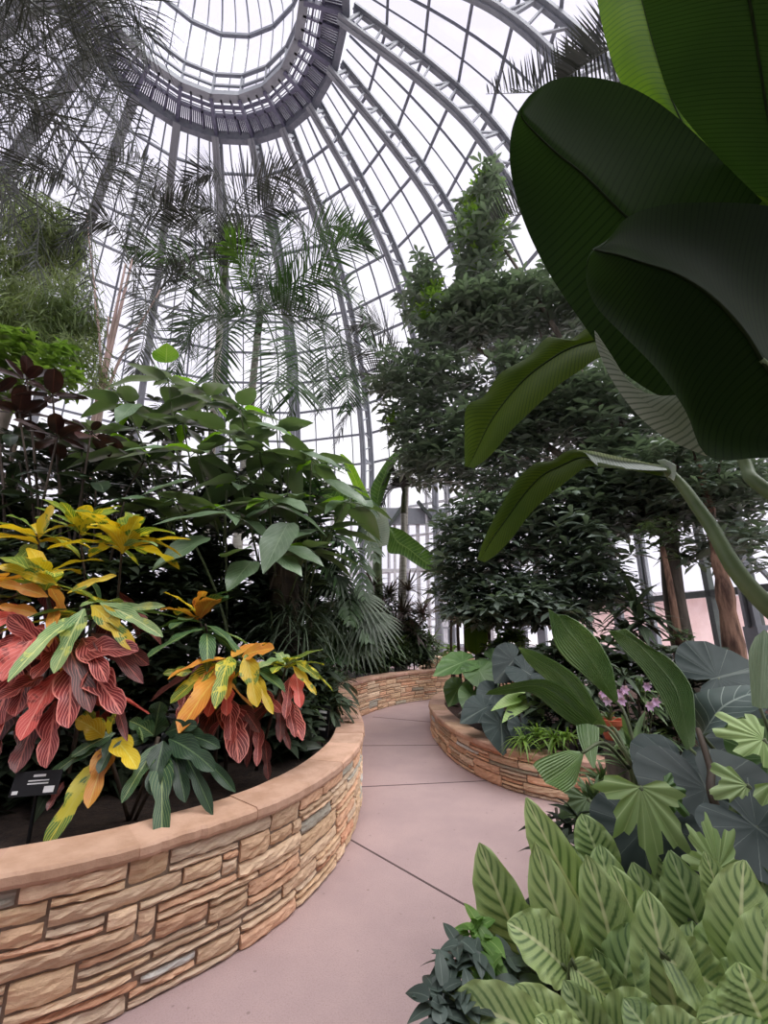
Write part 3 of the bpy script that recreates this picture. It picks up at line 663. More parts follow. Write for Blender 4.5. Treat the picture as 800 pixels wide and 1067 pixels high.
# tall feathery palm beside the picture's left edge; its fronds hang across the upper left
tp = thing('feather_palm', 'tall feathery palm whose drooping plumes fill the upper left under the dome', 'palm', (-4.3, 2.1, .5))
CR0 = A(-4.2, 2.3, 8.6)
MB().tube(spl([(-4.3, 2.1, .5), (-4.32, 2.15, 4), CR0], 20), np.linspace(.17, .11, 20), 12).build('trunk', M['palm_trunk'], tp)
for q in [[CR0, D(-20, -80, 3.6), D(60, -20, 4.2), D(112, 15, 4.6), D(122, 80, 4.8), D(121, 160, 4.9)],
          [CR0, D(-60, -60, 3.4), D(20, 0, 4.2), D(70, 60, 4.6), D(60, 120, 4.8), D(45, 190, 4.9)],
          [CR0, D(-40, 60, 3.2), D(30, 110, 4.0), D(85, 180, 4.4), D(96, 260, 4.5), D(92, 330, 4.5)],
          [CR0, D(-80, 40, 3.2), D(-20, 80, 3.7), D(25, 150, 4.1), D(40, 230, 4.3), D(35, 290, 4.3)],
          [CR0, D(-20, -120, 3.9), D(60, -90, 4.8), D(100, -40, 5.3), D(95, 20, 5.6), D(80, 80, 5.8)],
          [CR0, D(-60, -20, 3.4), D(0, 20, 4.2), D(40, 60, 4.9), D(30, 100, 5.3), D(0, 150, 5.5)],
          [CR0, D(-20, 40, 3.6), D(60, 120, 4.4), D(120, 190, 5.0), D(140, 250, 5.2), D(138, 310, 5.3)],
          [CR0, D(-90, 100, 3.0), D(-40, 130, 3.5), D(5, 190, 3.9), D(20, 260, 4.1)]]:
    frond('frond', tp, q, .8, 'palm', 60, .018, .25, .5, .9, rad=.022, rows=1)
rg2 = np.random.default_rng(21)
for j in range(15):
    e_u, e_v = rg2.uniform(-10, 165), rg2.uniform(60, 300); y1 = rg2.uniform(4.2, 6.2)
    s_u, s_v = e_u*.45-rg2.uniform(20, 70), e_v*.35-rg2.uniform(10, 90)
    m1 = (s_u*.45+e_u*.55+rg2.uniform(5, 30), s_v*.55+e_v*.45-rg2.uniform(10, 40))
    frond('frond', tp, [CR0, D(s_u, s_v, y1*.82), D(*m1, y1*.95), D((m1[0]+e_u)/2+8, (m1[1]+e_v)/2, y1), D(e_u, e_v, y1)], rg2.uniform(.65, .9), 'palm', 56, .017, .28, .5, .9, rad=.016, rows=1)
# slender king palms in the middle distance
def king(label, base, top, lean, fr, mat='palm_deep', loc=None, r0=.11, grp=None, ll=.95, vee=.15, wd=.036):
    t = thing('king_palm', label, 'palm', base)
    MB().tube(spl([base, (A(*base)+A(*top))/2+A(*lean), top], 20), np.linspace(r0, r0*.62, 20), 10).build('trunk', M['palm_trunk'], t)
    tv = A(*top)
    MB().tube([tv, tv+A(.02, 0, .45), tv+A(.05, 0, .9)], [r0*.72, r0*.66, r0*.2], 10).build('crownshaft', M['palm_green'] if False else M['stem'], t)
    for q in fr:
        m_ = q[-1] if isinstance(q[-1], str) else mat
        pts = [tv+A(0, 0, .6)]+[x for x in q if not isinstance(x, str)]
        frond('frond', t, pts, ll, m_, 60, wd, (.16 if vee < 1 else .05), .12, .9, rad=.022, vee=vee)
    return t
b1 = D(262, 400, 8.2)
king('middle king palm with a bright upright frond and arching dark fronds, behind the grey-green shrub', (b1[0], 8.2, .5), D(268, 350, 8.2), (0, 0, 0), [
    [D(262, 305, 8.2), D(250, 272, 8.0), D(236, 252, 7.8), 'palm_green'],
    [D(240, 315, 8.0), D(205, 285, 7.7), D(165, 262, 7.5), D(135, 262, 7.4)],
    [D(275, 300, 8.2), D(285, 262, 8.4), D(292, 235, 8.6), D(300, 225, 8.8)],
    [D(300, 300, 8.0), D(335, 270, 7.8), D(368, 252, 7.6), D(385, 255, 7.5)],
    [D(305, 320, 8.0), D(330, 330, 7.7), D(340, 370, 7.5), D(338, 420, 7.4)],
    [D(290, 330, 7.6), D(306, 350, 7.2), D(310, 400, 7.0), D(300, 440, 6.9)],
    [D(245, 330, 7.9), D(215, 330, 7.6), D(190, 360, 7.5), D(178, 400, 7.4)],
    [D(300, 310, 8.0), D(340, 290, 7.8), D(375, 320, 7.5), D(385, 360, 7.4)],
    [D(270, 300, 8.4), D(262, 275, 8.8), D(240, 262, 9.0), D(215, 290, 9.0)],
    [D(255, 330, 7.8), D(238, 345, 7.4), D(225, 385, 7.2), D(222, 425, 7.1)],
    [D(290, 300, 8.4), D(320, 250, 8.6), D(350, 235, 8.6), D(372, 250, 8.5)],
    [D(280, 340, 7.7), D(290, 380, 7.2), D(280, 420, 7.0), D(265, 450, 6.9)],
    [D(310, 330, 8.0), D(345, 340, 7.8), D(362, 385, 7.6), D(360, 430, 7.5)]])
b2 = D(236, 400, 9.0)
king('pale slim king palm just left of the middle one, crown lost among drooping plumes', (b2[0], 9.0, .5), D(232, 300, 9.0), (0, 0, 0), [
    [D(225, 250, 9.0), D(200, 225, 8.8), D(175, 230, 8.6), D(160, 262, 8.5)],
    [D(240, 225, 9.0), D(265, 190, 8.8), D(300, 182, 8.6), D(322, 215, 8.5)],
    [D(236, 220, 9.2), D(232, 190, 9.2), D(215, 180, 9.2), D(190, 195, 9.2)],
    [D(250, 245, 8.8), D(280, 215, 8.6), D(310, 225, 8.4), D(320, 260, 8.3)],
    [D(215, 260, 8.6), D(185, 270, 8.4), D(160, 300, 8.3), D(150, 345, 8.2)],
    [D(245, 250, 8.4), D(262, 250, 8.2), D(275, 290, 8.1), D(272, 335, 8.0)],
    [D(210, 240, 9.2), D(170, 215, 9.2), D(140, 235, 9.0), D(125, 280, 8.9)],
    [D(225, 230, 9.3), D(205, 195, 9.4), D(165, 190, 9.4), D(140, 215, 9.3)],
    [D(250, 225, 9.3), D(285, 195, 9.4), D(325, 205, 9.2), D(345, 245, 9.0)],
    [D(215, 265, 8.5), D(200, 280, 8.2), D(190, 330, 8.0), D(195, 370, 7.9)],
    [D(230, 240, 8.6), D(215, 215, 8.4), D(185, 250, 8.2), D(172, 300, 8.1)]], 'palm', ll=.85)
b3 = D(395, 470, 11)
king('far king palm fanning out between the dense tree and the steel rib', (4.0*.0+b3[0]+.5, 11.0, .5), D(425, 430, 11), (0, 0, 0), [
    [D(405, 395, 10.6), D(375, 390, 10.2), D(345, 405, 9.9), D(330, 430, 9.7)],
    [D(410, 385, 10.6), D(390, 365, 10.3), D(360, 370, 10.1), D(335, 395, 9.9)],
    [D(408, 400, 10.4), D(385, 410, 10.0), D(362, 432, 9.8), D(350, 462, 9.7)],
    [D(412, 375, 10.8), D(400, 345, 10.8), D(385, 335, 10.8), D(365, 345, 10.8)],
    [D(440, 380, 10.8), D(470, 360, 10.6), D(500, 380, 10.5)]], 'palm', ll=1.0)
# palm behind the banana leaf, top right
b4 = A(4.2, 4.0, .25)
t4 = king('palm behind the giant banana leaf with only comb-like frond tips showing against the glass', tuple(b4), (4.15, 4.0, 7.4), (.1, 0, 0), [
    [D(700, 75, 4.2), D(620, 92, 4.6), D(560, 96, 4.8), D(506, 98, 5.0)],
    [D(690, 190, 4.5), D(600, 215, 4.9), D(550, 222, 5.1), D(512, 230, 5.3)],
    [D(700, 30, 4.0), D(660, 40, 4.2), D(620, 60, 4.4), D(585, 85, 4.6)],
    [D(740, 120, 3.9), D(760, 180, 3.7), D(780, 260, 3.5)]], 'palm', ll=.88, vee=2.2, wd=.035)
# pink-stemmed clumping palm
cl = thing('clumping_palm', 'clump of pale pinkish palm stems rising at the left behind the broad-leaved shrub', 'palm', (*D(105, 420, 6.5)[:2], .5))
for a, b, r in (((103, 420), (138, 270), .055), ((100, 425), (131, 275), .05), ((108, 420), (168, 300), .035), ((102, 420), (98, 300), .03), ((106, 430), (113, 330), .03), ((104, 425), (90, 220), .03)):
    p, q = D(*a, 6.5), D(*b, 6.4); f0 = A(p[0], 6.5, .5)
    MB().tube(spl([f0, p, q], 14), np.linspace(r*1.15, r*.35, 14), 8).build('stem', M['bark_pink'], cl)
for q in [[D(136, 275, 6.4), D(120, 235, 6.2), D(90, 230, 6.0), D(60, 260, 5.9)], [D(138, 272, 6.4), D(160, 225, 6.3), D(200, 215, 6.2), D(225, 250, 6.1)], [D(166, 302, 6.4), D(190, 280, 6.3), D(215, 300, 6.2), D(225, 340, 6.1)],
          [D(98, 300, 6.4), D(80, 250, 6.3), D(50, 240, 6.2), D(30, 270, 6.1)], [D(92, 225, 6.4), D(110, 180, 6.3), D(150, 170, 6.2), D(185, 205, 6.1)], [D(131, 277, 6.4), D(150, 300, 6.2), D(150, 350, 6.1), D(140, 390, 6.0)], [D(91, 222, 6.4), D(70, 180, 6.2), D(30, 180, 6.1), D(5, 210, 6.0)]]:
    frond('frond', cl, q, .55, 'palm', 50, .026, .35, .3, .9, rad=.014, rows=1)

# ------------------------------------------------------------------ trees
def inball(n, c, r):
    d = nrm(rng.normal(size=(n, 3))); return A(*c)+d*(U(0, 1, n)**(.45))[:, None]*np.asarray(r)
def clusters(mb, ctr, size, per=6, wid=.3, pk='lance', droop=.3, up=.25, fold=.2, nu=4, tintr=(.7, 1.2)):
    k = len(ctr)
    az = U(0, 6.28, (k, 1))+np.arange(per)[None]*2*PI/per+U(-.3, .3, (k, per)); el = U(-.45, .55, (k, per))+up*0
    ax = nrm(rng.normal(0, .35, (k, 1, 3))+A(0, 0, 1))
    d = np.stack([np.cos(az)*np.cos(el), np.sin(az)*np.cos(el), np.sin(el)], -1)
    d = nrm(d+ax*up); L = size*U(.7, 1.2, (k, per))
    t = np.repeat(U(*tintr, k), per)
    leaves(mb, np.repeat(ctr, per, 0), d.reshape(-1, 3), A(0, 0, 1)+rng.normal(0, .25, (k*per, 3)), L.ravel(), L.ravel()*wid, pk, nu, 3, droop, fold, tint=t)
def ell(u, v, ru, rv, y, rd=None):
    c = D(u, v, y); s = (y*math.cos(T)+(c[2]-EYE)*math.sin(T))/F
    return c, A(ru*s, rd or (ru*s*.9), rv*s)
big = thing('umbrella_tree', 'dense dark glossy tree filling the right half behind the banana leaves', 'tree', (3.3, 7.1, .3))
tb = MB(); base = A(4.75, 6.9, .3)
lumps = [(500, 470, 62, 55, 7.8, 620), (560, 420, 75, 70, 7.6, 900), (450, 400, 42, 45, 8.2, 330), (440, 470, 34, 44, 8.4, 260), (510, 560, 62, 55, 7.4, 600), (590, 540, 62, 58, 7.0, 640), (650, 500, 62, 55, 6.8, 560), (640, 430, 60, 55, 7.0, 460), (700, 520, 60, 38, 6.6, 330), (760, 505, 50, 45, 6.4, 260), (480, 620, 26, 26, 7.6, 150), (540, 625, 60, 30, 7.0, 400), (500, 640, 36, 14, 7.2, 110), (575, 640, 40, 14, 6.8, 110), (620, 615, 34, 26, 6.7, 130),
         (510, 330, 55, 38, 7.8, 430), (470, 340, 38, 34, 8.0, 200), (560, 320, 50, 42, 7.6, 330), (500, 262, 30, 46, 7.8, 240), (502, 212, 24, 22, 7.8, 110), (437, 305, 20, 30, 8.2, 90), (600, 330, 30, 40, 7.4, 140), (405, 395, 20, 24, 8.4, 60), (420, 440, 20, 24, 8.5, 60), (610, 590, 40, 35, 6.8, 200), (740, 570, 30, 24, 6.3, 60), (465, 590, 14, 40, 7.8, 80), (790, 560, 24, 50, 6.2, 60)]
fol = [MB(), MB()]
for (u, v, ru, rv, y, n) in lumps:
    c, r = ell(u, v, ru, rv, y, .9)
    n = int(n*.9)
    clusters(fol[0], inball(int(n*.62), c, r), .29, 7, .3, 'obov', .3, tintr=(.6, 1.35))
for (u, v, ru, rv, y, n) in [(500, 245, 28, 50, 7.7, 60), (450, 330, 22, 22, 7.9, 26), (447, 310, 20, 20, 8.1, 20), (500, 205, 20, 18, 7.7, 24), (410, 440, 8, 8, 8.3, 4)]:
    c, r = ell(u, v, ru, rv, y, .5); clusters(fol[1], inball(n, c, r), .2, 7, .32, 'obov', .15, .5)
fol[0].build('foliage', M['tree'], big); fol[1].build('young_foliage', M['tree_young'], big)
fk = A(4.6, 6.8, 3.3)
tb.tube(spl([A(4.62, 6.9, .25), D(705, 640, 6.8), D(698, 580, 6.8), fk], 20), np.linspace(.17, .12, 20), 12)
for (u, v, y) in ((500, 220, 7.8), (440, 320, 8.2), (450, 420, 8.2), (560, 340, 7.6), (640, 440, 7.0), (520, 540, 7.4), (760, 500, 6.4), (600, 500, 7)):
    q = D(u, v, y); m_ = (fk+q)/2+A(0, 0, .3)+rng.normal(0, .15, 3); tb.tube(spl([fk-A(0, 0, .3), m_, q], 16), np.linspace(.09, .015, 16), 7)
tb.build('trunk', M['bark'], big)
# bare brown trunk and its thin neighbour
t = thing('brown_trunk_tree', 'tree with peeling reddish brown trunk standing before the right-hand panes', 'tree', (*D(762, 690, 5.2)[:2], .3))
q = [A(*D(768, 700, 5.2)[:2], .28), D(762, 660, 5.2), D(752, 600, 5.2), D(744, 560, 5.3), D(737, 520, 5.4), D(728, 480, 5.5)]
MB().tube(spl(q, 24), np.linspace(.12, .03, 24)+.012*np.sin(np.arange(24)*1.9), 12).build('trunk', M['bark_brown'], t)
for a, b, y in (((735, 520), (722, 470), 5.5), ((740, 545), (752, 470), 5.4), ((735, 525), (700, 480), 5.6)):
    MB().tube(spl([D(*a, y-.1), (D(*a, y)+D(*b, y))/2+.04, D(*b, y)], 10), np.linspace(.04, .012, 10), 6).build('branch', M['stem_dark'], t)
mb = MB()
for (u, v, ru, rv, y, n) in ((725, 470, 45, 30, 5.5, 90), (738, 512, 34, 22, 5.4, 70), (780, 500, 30, 30, 5.3, 60), (770, 560, 26, 16, 5.2, 22)): c, r = ell(u, v, ru, rv, y, .5); clusters(mb, inball(n, c, r), .2, 6, .3, 'obov', .3)
mb.build('foliage', M['tree'], t)
t = thing('thin_stemmed_shrub', 'thin brown stem with small leaves leaning just left of the dark grey trunk', 'shrub', (*D(712, 690, 5.6)[:2], .3))
MB().tube(spl([A(*D(712, 695, 5.6)[:2], .28), D(706, 660, 5.6), D(698, 610, 5.6), D(690, 570, 5.7)], 16), np.linspace(.055, .03, 16), 8).build('stem', M['bark_brown'], t)
mb = MB(); c, r = ell(690, 560, 26, 26, 5.7, .4); clusters(mb, inball(34, c, r), .16, 6, .3); c, r = ell(715, 668, 12, 10, 5.5, .2); clusters(mb, inball(10, c, r), .13, 6, .4, tintr=(1.1, 1.6)); mb.build('foliage', M['under'], t)
# weeping fine tree and lime shrub, far left
t = thing('weeping_tree', 'fine-leaved weeping tree with grey-green hanging sprays at the left edge', 'tree', (-6.6, 6.6, .5))
MB().tube(spl([(-6.6, 6.6, .5), (-6.5, 6.6, 3.5), D(40, 330, 6.5), D(55, 240, 6.5)], 18), np.linspace(.13, .04, 18), 8).build('trunk', M['bark'], t)
mb = MB()
for (u, v, ru, rv, y, n) in ((20, 260, 30, 40, 6.5, 300), (60, 250, 26, 40, 6.4, 260), (70, 330, 24, 55, 6.3, 380), (30, 330, 34, 40, 6.5, 380), (-10, 320, 30, 60, 6.5, 200), (15, 210, 30, 26, 6.6, 120), (95, 380, 12, 20, 6.2, 60)):
    c, r = ell(u, v, ru, rv, y, .7); p = inball(n, c, r); k = 7
    d = rng.normal(0, .6, (n*k, 3))+A(.1, 0, -.5); leaves(mb, np.repeat(p, k, 0)+rng.normal(0, .06, (n*k, 3)), d, rng.normal(size=(n*k, 3)), U(.16, .3, n*k), .024, 'lance', 3, 2, .3, 0, tint=np.repeat(U(.6, 1.25, n), k))
mb.build('foliage', M['fine'], t)
t = thing('lime_shrub', 'lime green small-leaved shrub at the left edge above the burgundy leaves', 'shrub', (-5.3, 5.6, .5))
MB().tube(spl([(-5.3, 5.6, .5), (-5.2, 5.6, 2.5), D(35, 390, 5.6)], 10), np.linspace(.06, .02, 10), 7).build('stem', M['stem_dark'], t)
mb = MB()
for (u, v, ru, rv, n) in ((20, 370, 30, 22, 90), (55, 395, 26, 16, 60), (-5, 400, 24, 30, 60), (70, 372, 12, 12, 14)): c, r = ell(u, v, ru, rv, 5.6, .5); clusters(mb, inball(n, c, r), .17, 6, .42, 'ovate', .25)
mb.build('foliage', M['lime'], t)

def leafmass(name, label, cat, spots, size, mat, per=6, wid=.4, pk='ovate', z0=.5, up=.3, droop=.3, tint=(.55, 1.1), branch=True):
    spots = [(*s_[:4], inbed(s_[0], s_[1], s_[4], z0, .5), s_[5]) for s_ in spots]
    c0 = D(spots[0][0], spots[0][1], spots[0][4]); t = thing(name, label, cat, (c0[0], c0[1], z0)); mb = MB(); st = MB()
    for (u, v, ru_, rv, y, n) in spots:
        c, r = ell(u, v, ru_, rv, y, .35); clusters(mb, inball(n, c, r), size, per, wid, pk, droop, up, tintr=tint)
        if branch:
            for _ in range(2):
                q = c+rng.normal(0, .4, 3)*r; MB().tube(spl([A(c[0]+U(-.1, .1), c[1]+.1, z0-.03), (q+A(c[0], c[1], z0))/2, q], 8), np.linspace(.02, .008, 8), 5).build('stem', M['stem_dark'], t)
    mb.build('foliage', M[mat], t)
    return t

# ------------------------------------------------------------------ left bed: crotons
def rosette(parent, stem_mb, u, v, y, base, n, L, tops, lows=None, nlow=0, tilt=.0, el=(-.25, .75), face=None, pk='croton', W=.29, elow=(-1.0, -.35)):
    """leaf whorl at a stem tip: upper leaves then lower leaves, each a part of the bush"""
    c = D(u, v, y); b = A(*base)
    cv = spl([b, (b+c)/2+rng.normal(0, .04, 3), c], 10); MB().tube(cv, np.linspace(.016, .008, 10), 6).build('stem', M['stem_dark'], parent)
    axis = nrm(c-b); L = L*1.38
    az0 = U(0, 6.28)
    for i in range(n+nlow):
        low = i >= n
        az = az0+i*2.4+U(-.25, .25)
        e = U(*el) if not low else U(*elow)
        if face is not None and low:   # lower leaves hang mainly on the open side of the bush
            az = face+U(-1.25, 1.25)
        d = A(math.cos(az)*math.cos(e), math.sin(az)*math.cos(e), math.sin(e))
        p = c-axis*((i/(n+nlow))*L*(.3 if not low else .95))+A(0, 0, 0)
        l = L*U(.75, 1.1)*(.85 if i < 3 else 1)
        k = rng.choice(lows if low else tops)
        mb = MB()
        hint = nrm(A(0, 0, 1)+.3*A(math.cos(az), math.sin(az), 0)) if e < .9 else A(0, -1, .3)
        if abs(np.dot(hint, d)) > .85: hint = nrm(A(-d[0], -d[1], .4))
        leaves(mb, p[None], d, hint, l, l*W*U(.85, 1.2), pk if U(0, 1) < .75 else 'croton2', 13, 5, U(.15, .5) if not low else U(.1, .3), .22, .05, 2.5)
        mb.build('leaf', CR[k], parent)
def hangleaf(parent, u, v, y, tu, tv, ty, W, k, pk='croton', hint=(.1, -.9, .6), droop=.12):
    p, q = D(u, v, y), D(tu, tv, ty); mb = MB(); L = np.linalg.norm(q-p)
    leaves(mb, p[None], q-p+A(0, 0, droop*L), A(*hint)+rng.normal(0, .14, 3), L*1.08, W*.84, pk, 16, 7, droop, .25, .06, 2.6); mb.build('leaf', CR[k], parent)
YG = ['yellow', 'gyellow', 'yellow', 'pgreen']; GR = ['green', 'pgreen', 'gyellow', 'green']; RD = ['red', 'red', 'coral', 'dred', 'red']; OR = ['orange', 'yellow', 'orange']
bK = D(80, 800, 3.5); bK[2] = .5
cr0 = thing('croton_bush', 'tallest croton at the back left, only yellow and pale green leaf whorls at its top', 'croton', bK)
st = MB()
rosette(cr0, st, 38, 556, 3.3, bK+A(-.1, .2, 0), 14, .34, ['yellow', 'pgreen', 'gyellow', 'yellow'], ['orange', 'dred'], 3, el=(-.1, 1.0))
rosette(cr0, st, 128, 560, 3.25, bK+A(.1, .25, 0), 17, .40, ['gyellow', 'yellow', 'pgreen', 'yellow'], ['orange', 'green', 'dred'], 4, el=(-.05, .9))
rosette(cr0, st, 82, 545, 3.5, bK+A(.0, .4, 0), 13, .34, ['pgreen', 'yellow', 'gyellow'], ['green'], 2, el=(.0, .9))
bL = D(60, 830, 3.1); bL[2] = .5
cr1 = thing('croton_bush', 'largest croton bush at far left, yellow-green tops over salmon-veined red leaves', 'croton', bL)
st = MB()
rosette(cr1, st, 46, 600, 3.0, bL+A(-.05, .05, 0), 11, .38, ['yellow', 'gyellow', 'yellow', 'pgreen'], ['orange', 'dred'], 4, el=(-.2, .8))
rosette(cr1, st, 84, 632, 2.85, bL+A(.05, -.02, 0), 8, .42, ['green', 'pgreen', 'gyellow', 'green'], ['orange', 'dred', 'coral'], 4, el=(-.35, .35))
rosette(cr1, st, -20, 610, 3.0, bL+A(-.3, .05, 0), 10, .40, ['yellow', 'orange', 'gyellow'], RD, 5, el=(-.3, .6))
for q in [(88, 634, 2.8, 62, 690, 2.62, .17, 'pgreen'), (95, 630, 2.8, 134, 672, 2.65, .15, 'yellow'), (104, 628, 2.8, 162, 660, 2.7, .13, 'pgreen'), (58, 632, 2.8, 52, 668, 2.66, .1, 'orange'), (70, 618, 2.8, 120, 600, 2.8, .1, 'yellow'),
          (100, 640, 2.85, 168, 632, 2.75, .1, 'pgreen'), (60, 610, 2.85, 0, 590, 2.75, .13, 'yellow'), (50, 622, 2.85, 0, 608, 2.7, .12, 'orange'), (40, 640, 2.85, 0, 632, 2.7, .1, 'orange')]: hangleaf(cr1, *q)
for q in [(45, 650, 2.75, 10, 700, 2.55, .26, 'coral', 'croton2'), (60, 690, 2.75, 8, 640, 2.6, .2, 'red'), (80, 680, 2.75, 140, 678, 2.62, .2, 'red'), (90, 695, 2.75, 122, 738, 2.58, .22, 'red'), (75, 690, 2.75, 72, 748, 2.55, .24, 'red'), (60, 700, 2.75, 28, 760, 2.52, .2, 'coral'), (45, 705, 2.75, 2, 728, 2.55, .2, 'red'), (58, 730, 2.75, 50, 790, 2.5, .2, 'red'), (40, 740, 2.75, 20, 796, 2.5, .19, 'dred'), (20, 690, 2.8, -12, 772, 2.55, .2, 'red'), (95, 660, 2.8, 142, 706, 2.6, .14, 'dred'), (85, 665, 2.8, 108, 705, 2.6, .18, 'red'), (30, 660, 2.8, -10, 690, 2.6, .22, 'red'), (105, 690, 2.8, 128, 760, 2.6, .1, 'dred'), (30, 700, 2.8, 18, 740, 2.6, .2, 'red'),
          (10, 655, 2.8, -20, 668, 2.65, .24, 'dred'), (70, 670, 2.8, 40, 702, 2.62, .18, 'red'), (66, 660, 2.8, 90, 730, 2.6, .2, 'dred'), (8, 735, 2.75, -15, 800, 2.5, .2, 'dred'), (110, 665, 2.85, 150, 690, 2.7, .16, 'dred'), (30, 640, 2.85, -8, 648, 2.7, .2, 'coral')]: hangleaf(cr1, *q)
bC = D(240, 800, 3.7); bC[2] = .5
cr2 = thing('croton_bush', 'middle croton bush with yellow and orange leaves over dark red ones, near the wall', 'croton', bC)
st = MB()
rosette(cr2, st, 205, 636, 3.6, bC+A(-.15, .1, 0), 13, .32, ['orange', 'yellow', 'orange', 'green'], ['dred', 'green'], 3, el=(-.1, .9), W=.42)
rosette(cr2, st, 214, 650, 3.45, bC+A(-.12, 0, 0), 8, .32, ['green', 'pgreen', 'green'], ['dred', 'orange'], 3, el=(-.3, .35))
rosette(cr2, st, 240, 684, 3.2, bC+A(0, -.1, 0), 8, .36, ['gyellow', 'yellow', 'orange', 'green'], RD, 3, el=(-.4, .5), W=.42)
rosette(cr2, st, 300, 688, 3.4, bC+A(.2, .0, 0), 10, .28, ['gyellow', 'yellow', 'gyellow', 'pgreen'], RD, 4, el=(-.2, .8), W=.4)
for q in [(228, 690, 3.15, 185, 727, 3.0, .16, 'gyellow'), (232, 692, 3.15, 208, 728, 3.0, .17, 'orange'), (238, 694, 3.15, 236, 724, 3.0, .13, 'orange'), (256, 682, 3.1, 266, 728, 2.95, .17, 'yellow'), (262, 700, 3.1, 281, 738, 2.95, .1, 'yellow'), (252, 684, 3.15, 284, 676, 3.0, .16, 'orange'), (226, 712, 3.2, 218, 742, 3.05, .14, 'coral'), (236, 716, 3.2, 236, 742, 3.05, .14, 'coral'), (214, 722, 3.2, 196, 758, 3.05, .2, 'red'), (240, 728, 3.2, 240, 770, 3.05, .16, 'red'), (225, 735, 3.25, 208, 770, 3.1, .16, 'dred'), (308, 700, 3.35, 312, 732, 3.2, .14, 'coral'), (302, 706, 3.35, 298, 742, 3.2, .12, 'red'), (292, 722, 3.35, 292, 765, 3.2, .12, 'dred'), (298, 726, 3.35, 306, 762, 3.2, .1, 'red'), (270, 756, 3.3, 268, 792, 3.15, .1, 'red'), (276, 770, 3.3, 279, 806, 3.2, .1, 'dred'), (262, 745, 3.3, 258, 790, 3.2, .1, 'dred'), (200, 700, 3.3, 172, 702, 3.2, .1, 'gyellow'), (308, 690, 3.3, 330, 706, 3.2, .08, 'gyellow'), (305, 694, 3.3, 326, 720, 3.2, .08, 'yellow'), (288, 742, 3.3, 300, 775, 3.2, .08, 'dred'), (196, 715, 3.3, 188, 745, 3.2, .12, 'red'), (250, 735, 3.3, 268, 760, 3.15, .13, 'dred'), (205, 690, 3.3, 218, 725, 3.15, .16, 'dred'), (268, 720, 3.3, 290, 740, 3.2, .12, 'red')]: hangleaf(cr2, *q)
bS = D(140, 838, 2.75); bS[2] = .5
cr3 = thing('croton_bush', 'low croton with long green leaves and one yellow spray spilling towards the coping', 'croton', bS)
st = MB()
for a in ((106, 762, 2.72), (165, 768, 2.75), (185, 765, 2.85)): MB().tube(spl([bS+A(U(-.05, .05), .05, 0), (bS+D(*a))/2, D(*a)], 8), .011, 6).build('stem', M['stem_dark'], cr3)
for q in [(108, 768, 2.7, 78, 748, 2.6, .16, 'yellow'), (104, 766, 2.72, 88, 738, 2.65, .14, 'gyellow'), (112, 764, 2.7, 122, 742, 2.6, .12, 'gyellow'), (106, 772, 2.7, 58, 806, 2.55, .1, 'green'), (114, 774, 2.7, 96, 830, 2.5, .15, 'orange'), (108, 790, 2.66, 60, 866, 2.45, .17, 'gyellow'), (118, 770, 2.68, 140, 798, 2.5, .15, 'yellow'), (122, 768, 2.7, 106, 800, 2.55, .11, 'dgreen'), (120, 764, 2.75, 80, 786, 2.6, .1, 'green'), (74, 830, 2.55, 56, 868, 2.45, .07, 'dred'), (66, 815, 2.6, 52, 840, 2.5, .07, 'dred'),
          (165, 775, 2.7, 134, 826, 2.5, .12, 'green'), (168, 778, 2.7, 168, 866, 2.42, .15, 'green'), (170, 772, 2.7, 160, 818, 2.55, .16, 'dgreen'), (176, 770, 2.75, 218, 800, 2.6, .17, 'dgreen'), (180, 766, 2.8, 214, 836, 2.6, .13, 'dgreen'), (160, 768, 2.8, 168, 726, 2.75, .2, 'dgreen'), (172, 764, 2.8, 205, 756, 2.75, .13, 'dgreen'), (160, 766, 2.75, 134, 750, 2.65, .13, 'green'), (178, 772, 2.75, 190, 825, 2.6, .15, 'dgreen'), (182, 764, 2.85, 225, 778, 2.75, .14, 'dgreen'), (155, 770, 2.75, 120, 780, 2.6, .1, 'dgreen'), (186, 770, 2.8, 236, 818, 2.7, .12, 'dgreen'), (150, 772, 2.75, 146, 760, 2.55, .1, 'pgreen')]: hangleaf(cr3, *q, droop=.18)

# ------------------------------------------------------------------ left bed: shrubs behind
def label_sign(name, label, u, v, y, w, h, lean, rz, lines):
    c = D(u, v, y); t = thing(name, label, 'plant label', (c[0], c[1], .5))
    R = np.array([[math.cos(rz), -math.sin(rz), 0], [math.sin(rz), math.cos(rz), 0], [0, 0, 1]])
    ex = R@A(1, 0, 0); ey = R@A(0, math.sin(lean), math.cos(lean)); en = np.cross(ex, ey)
    mb = MB(); mb.bar(c-ex*w/2, c+ex*w/2, .006, h, ey); pl_ = mb.build('plate', M['black_plastic'], t, smooth=False)
    mb = MB(); mb.bar(A(c[0], c[1]+.02, .45), c+A(0, .012, 0), .012, .012); mb.build('stake', M['black_plastic'], t, smooth=False)
    mb = MB()
    for (x0, x1, yy, hh) in lines:
        p = c+en*.0045+ey*yy*h; mb.bar(p+ex*x0*w, p+ex*x1*w, .001, hh*h, ey)
    mb.build('lettering', M['white_print'], pl_, smooth=False); return t
label_sign('plant_label', 'small black plant label on a stake under the red croton leaves', 38, 816, 2.5, .21, .11, .35, .25, [(-.1, .16, .3, .1), (-.18, .26, .1, .05), (-.18, .26, -.02, .05), (.2, .42, -.28, .26), (-.45, -.33, -.34, .14)])
label_sign('plant_label', 'small black plant label tilted beside the coping at the wall\'s bend', 336, 751, 4.3, .15, .26, .1, -.55, [(-.3, .3, .28, .08), (-.25, .3, .1, .08), (-.3, .25, -.08, .08), (-.25, .3, -.26, .08)])

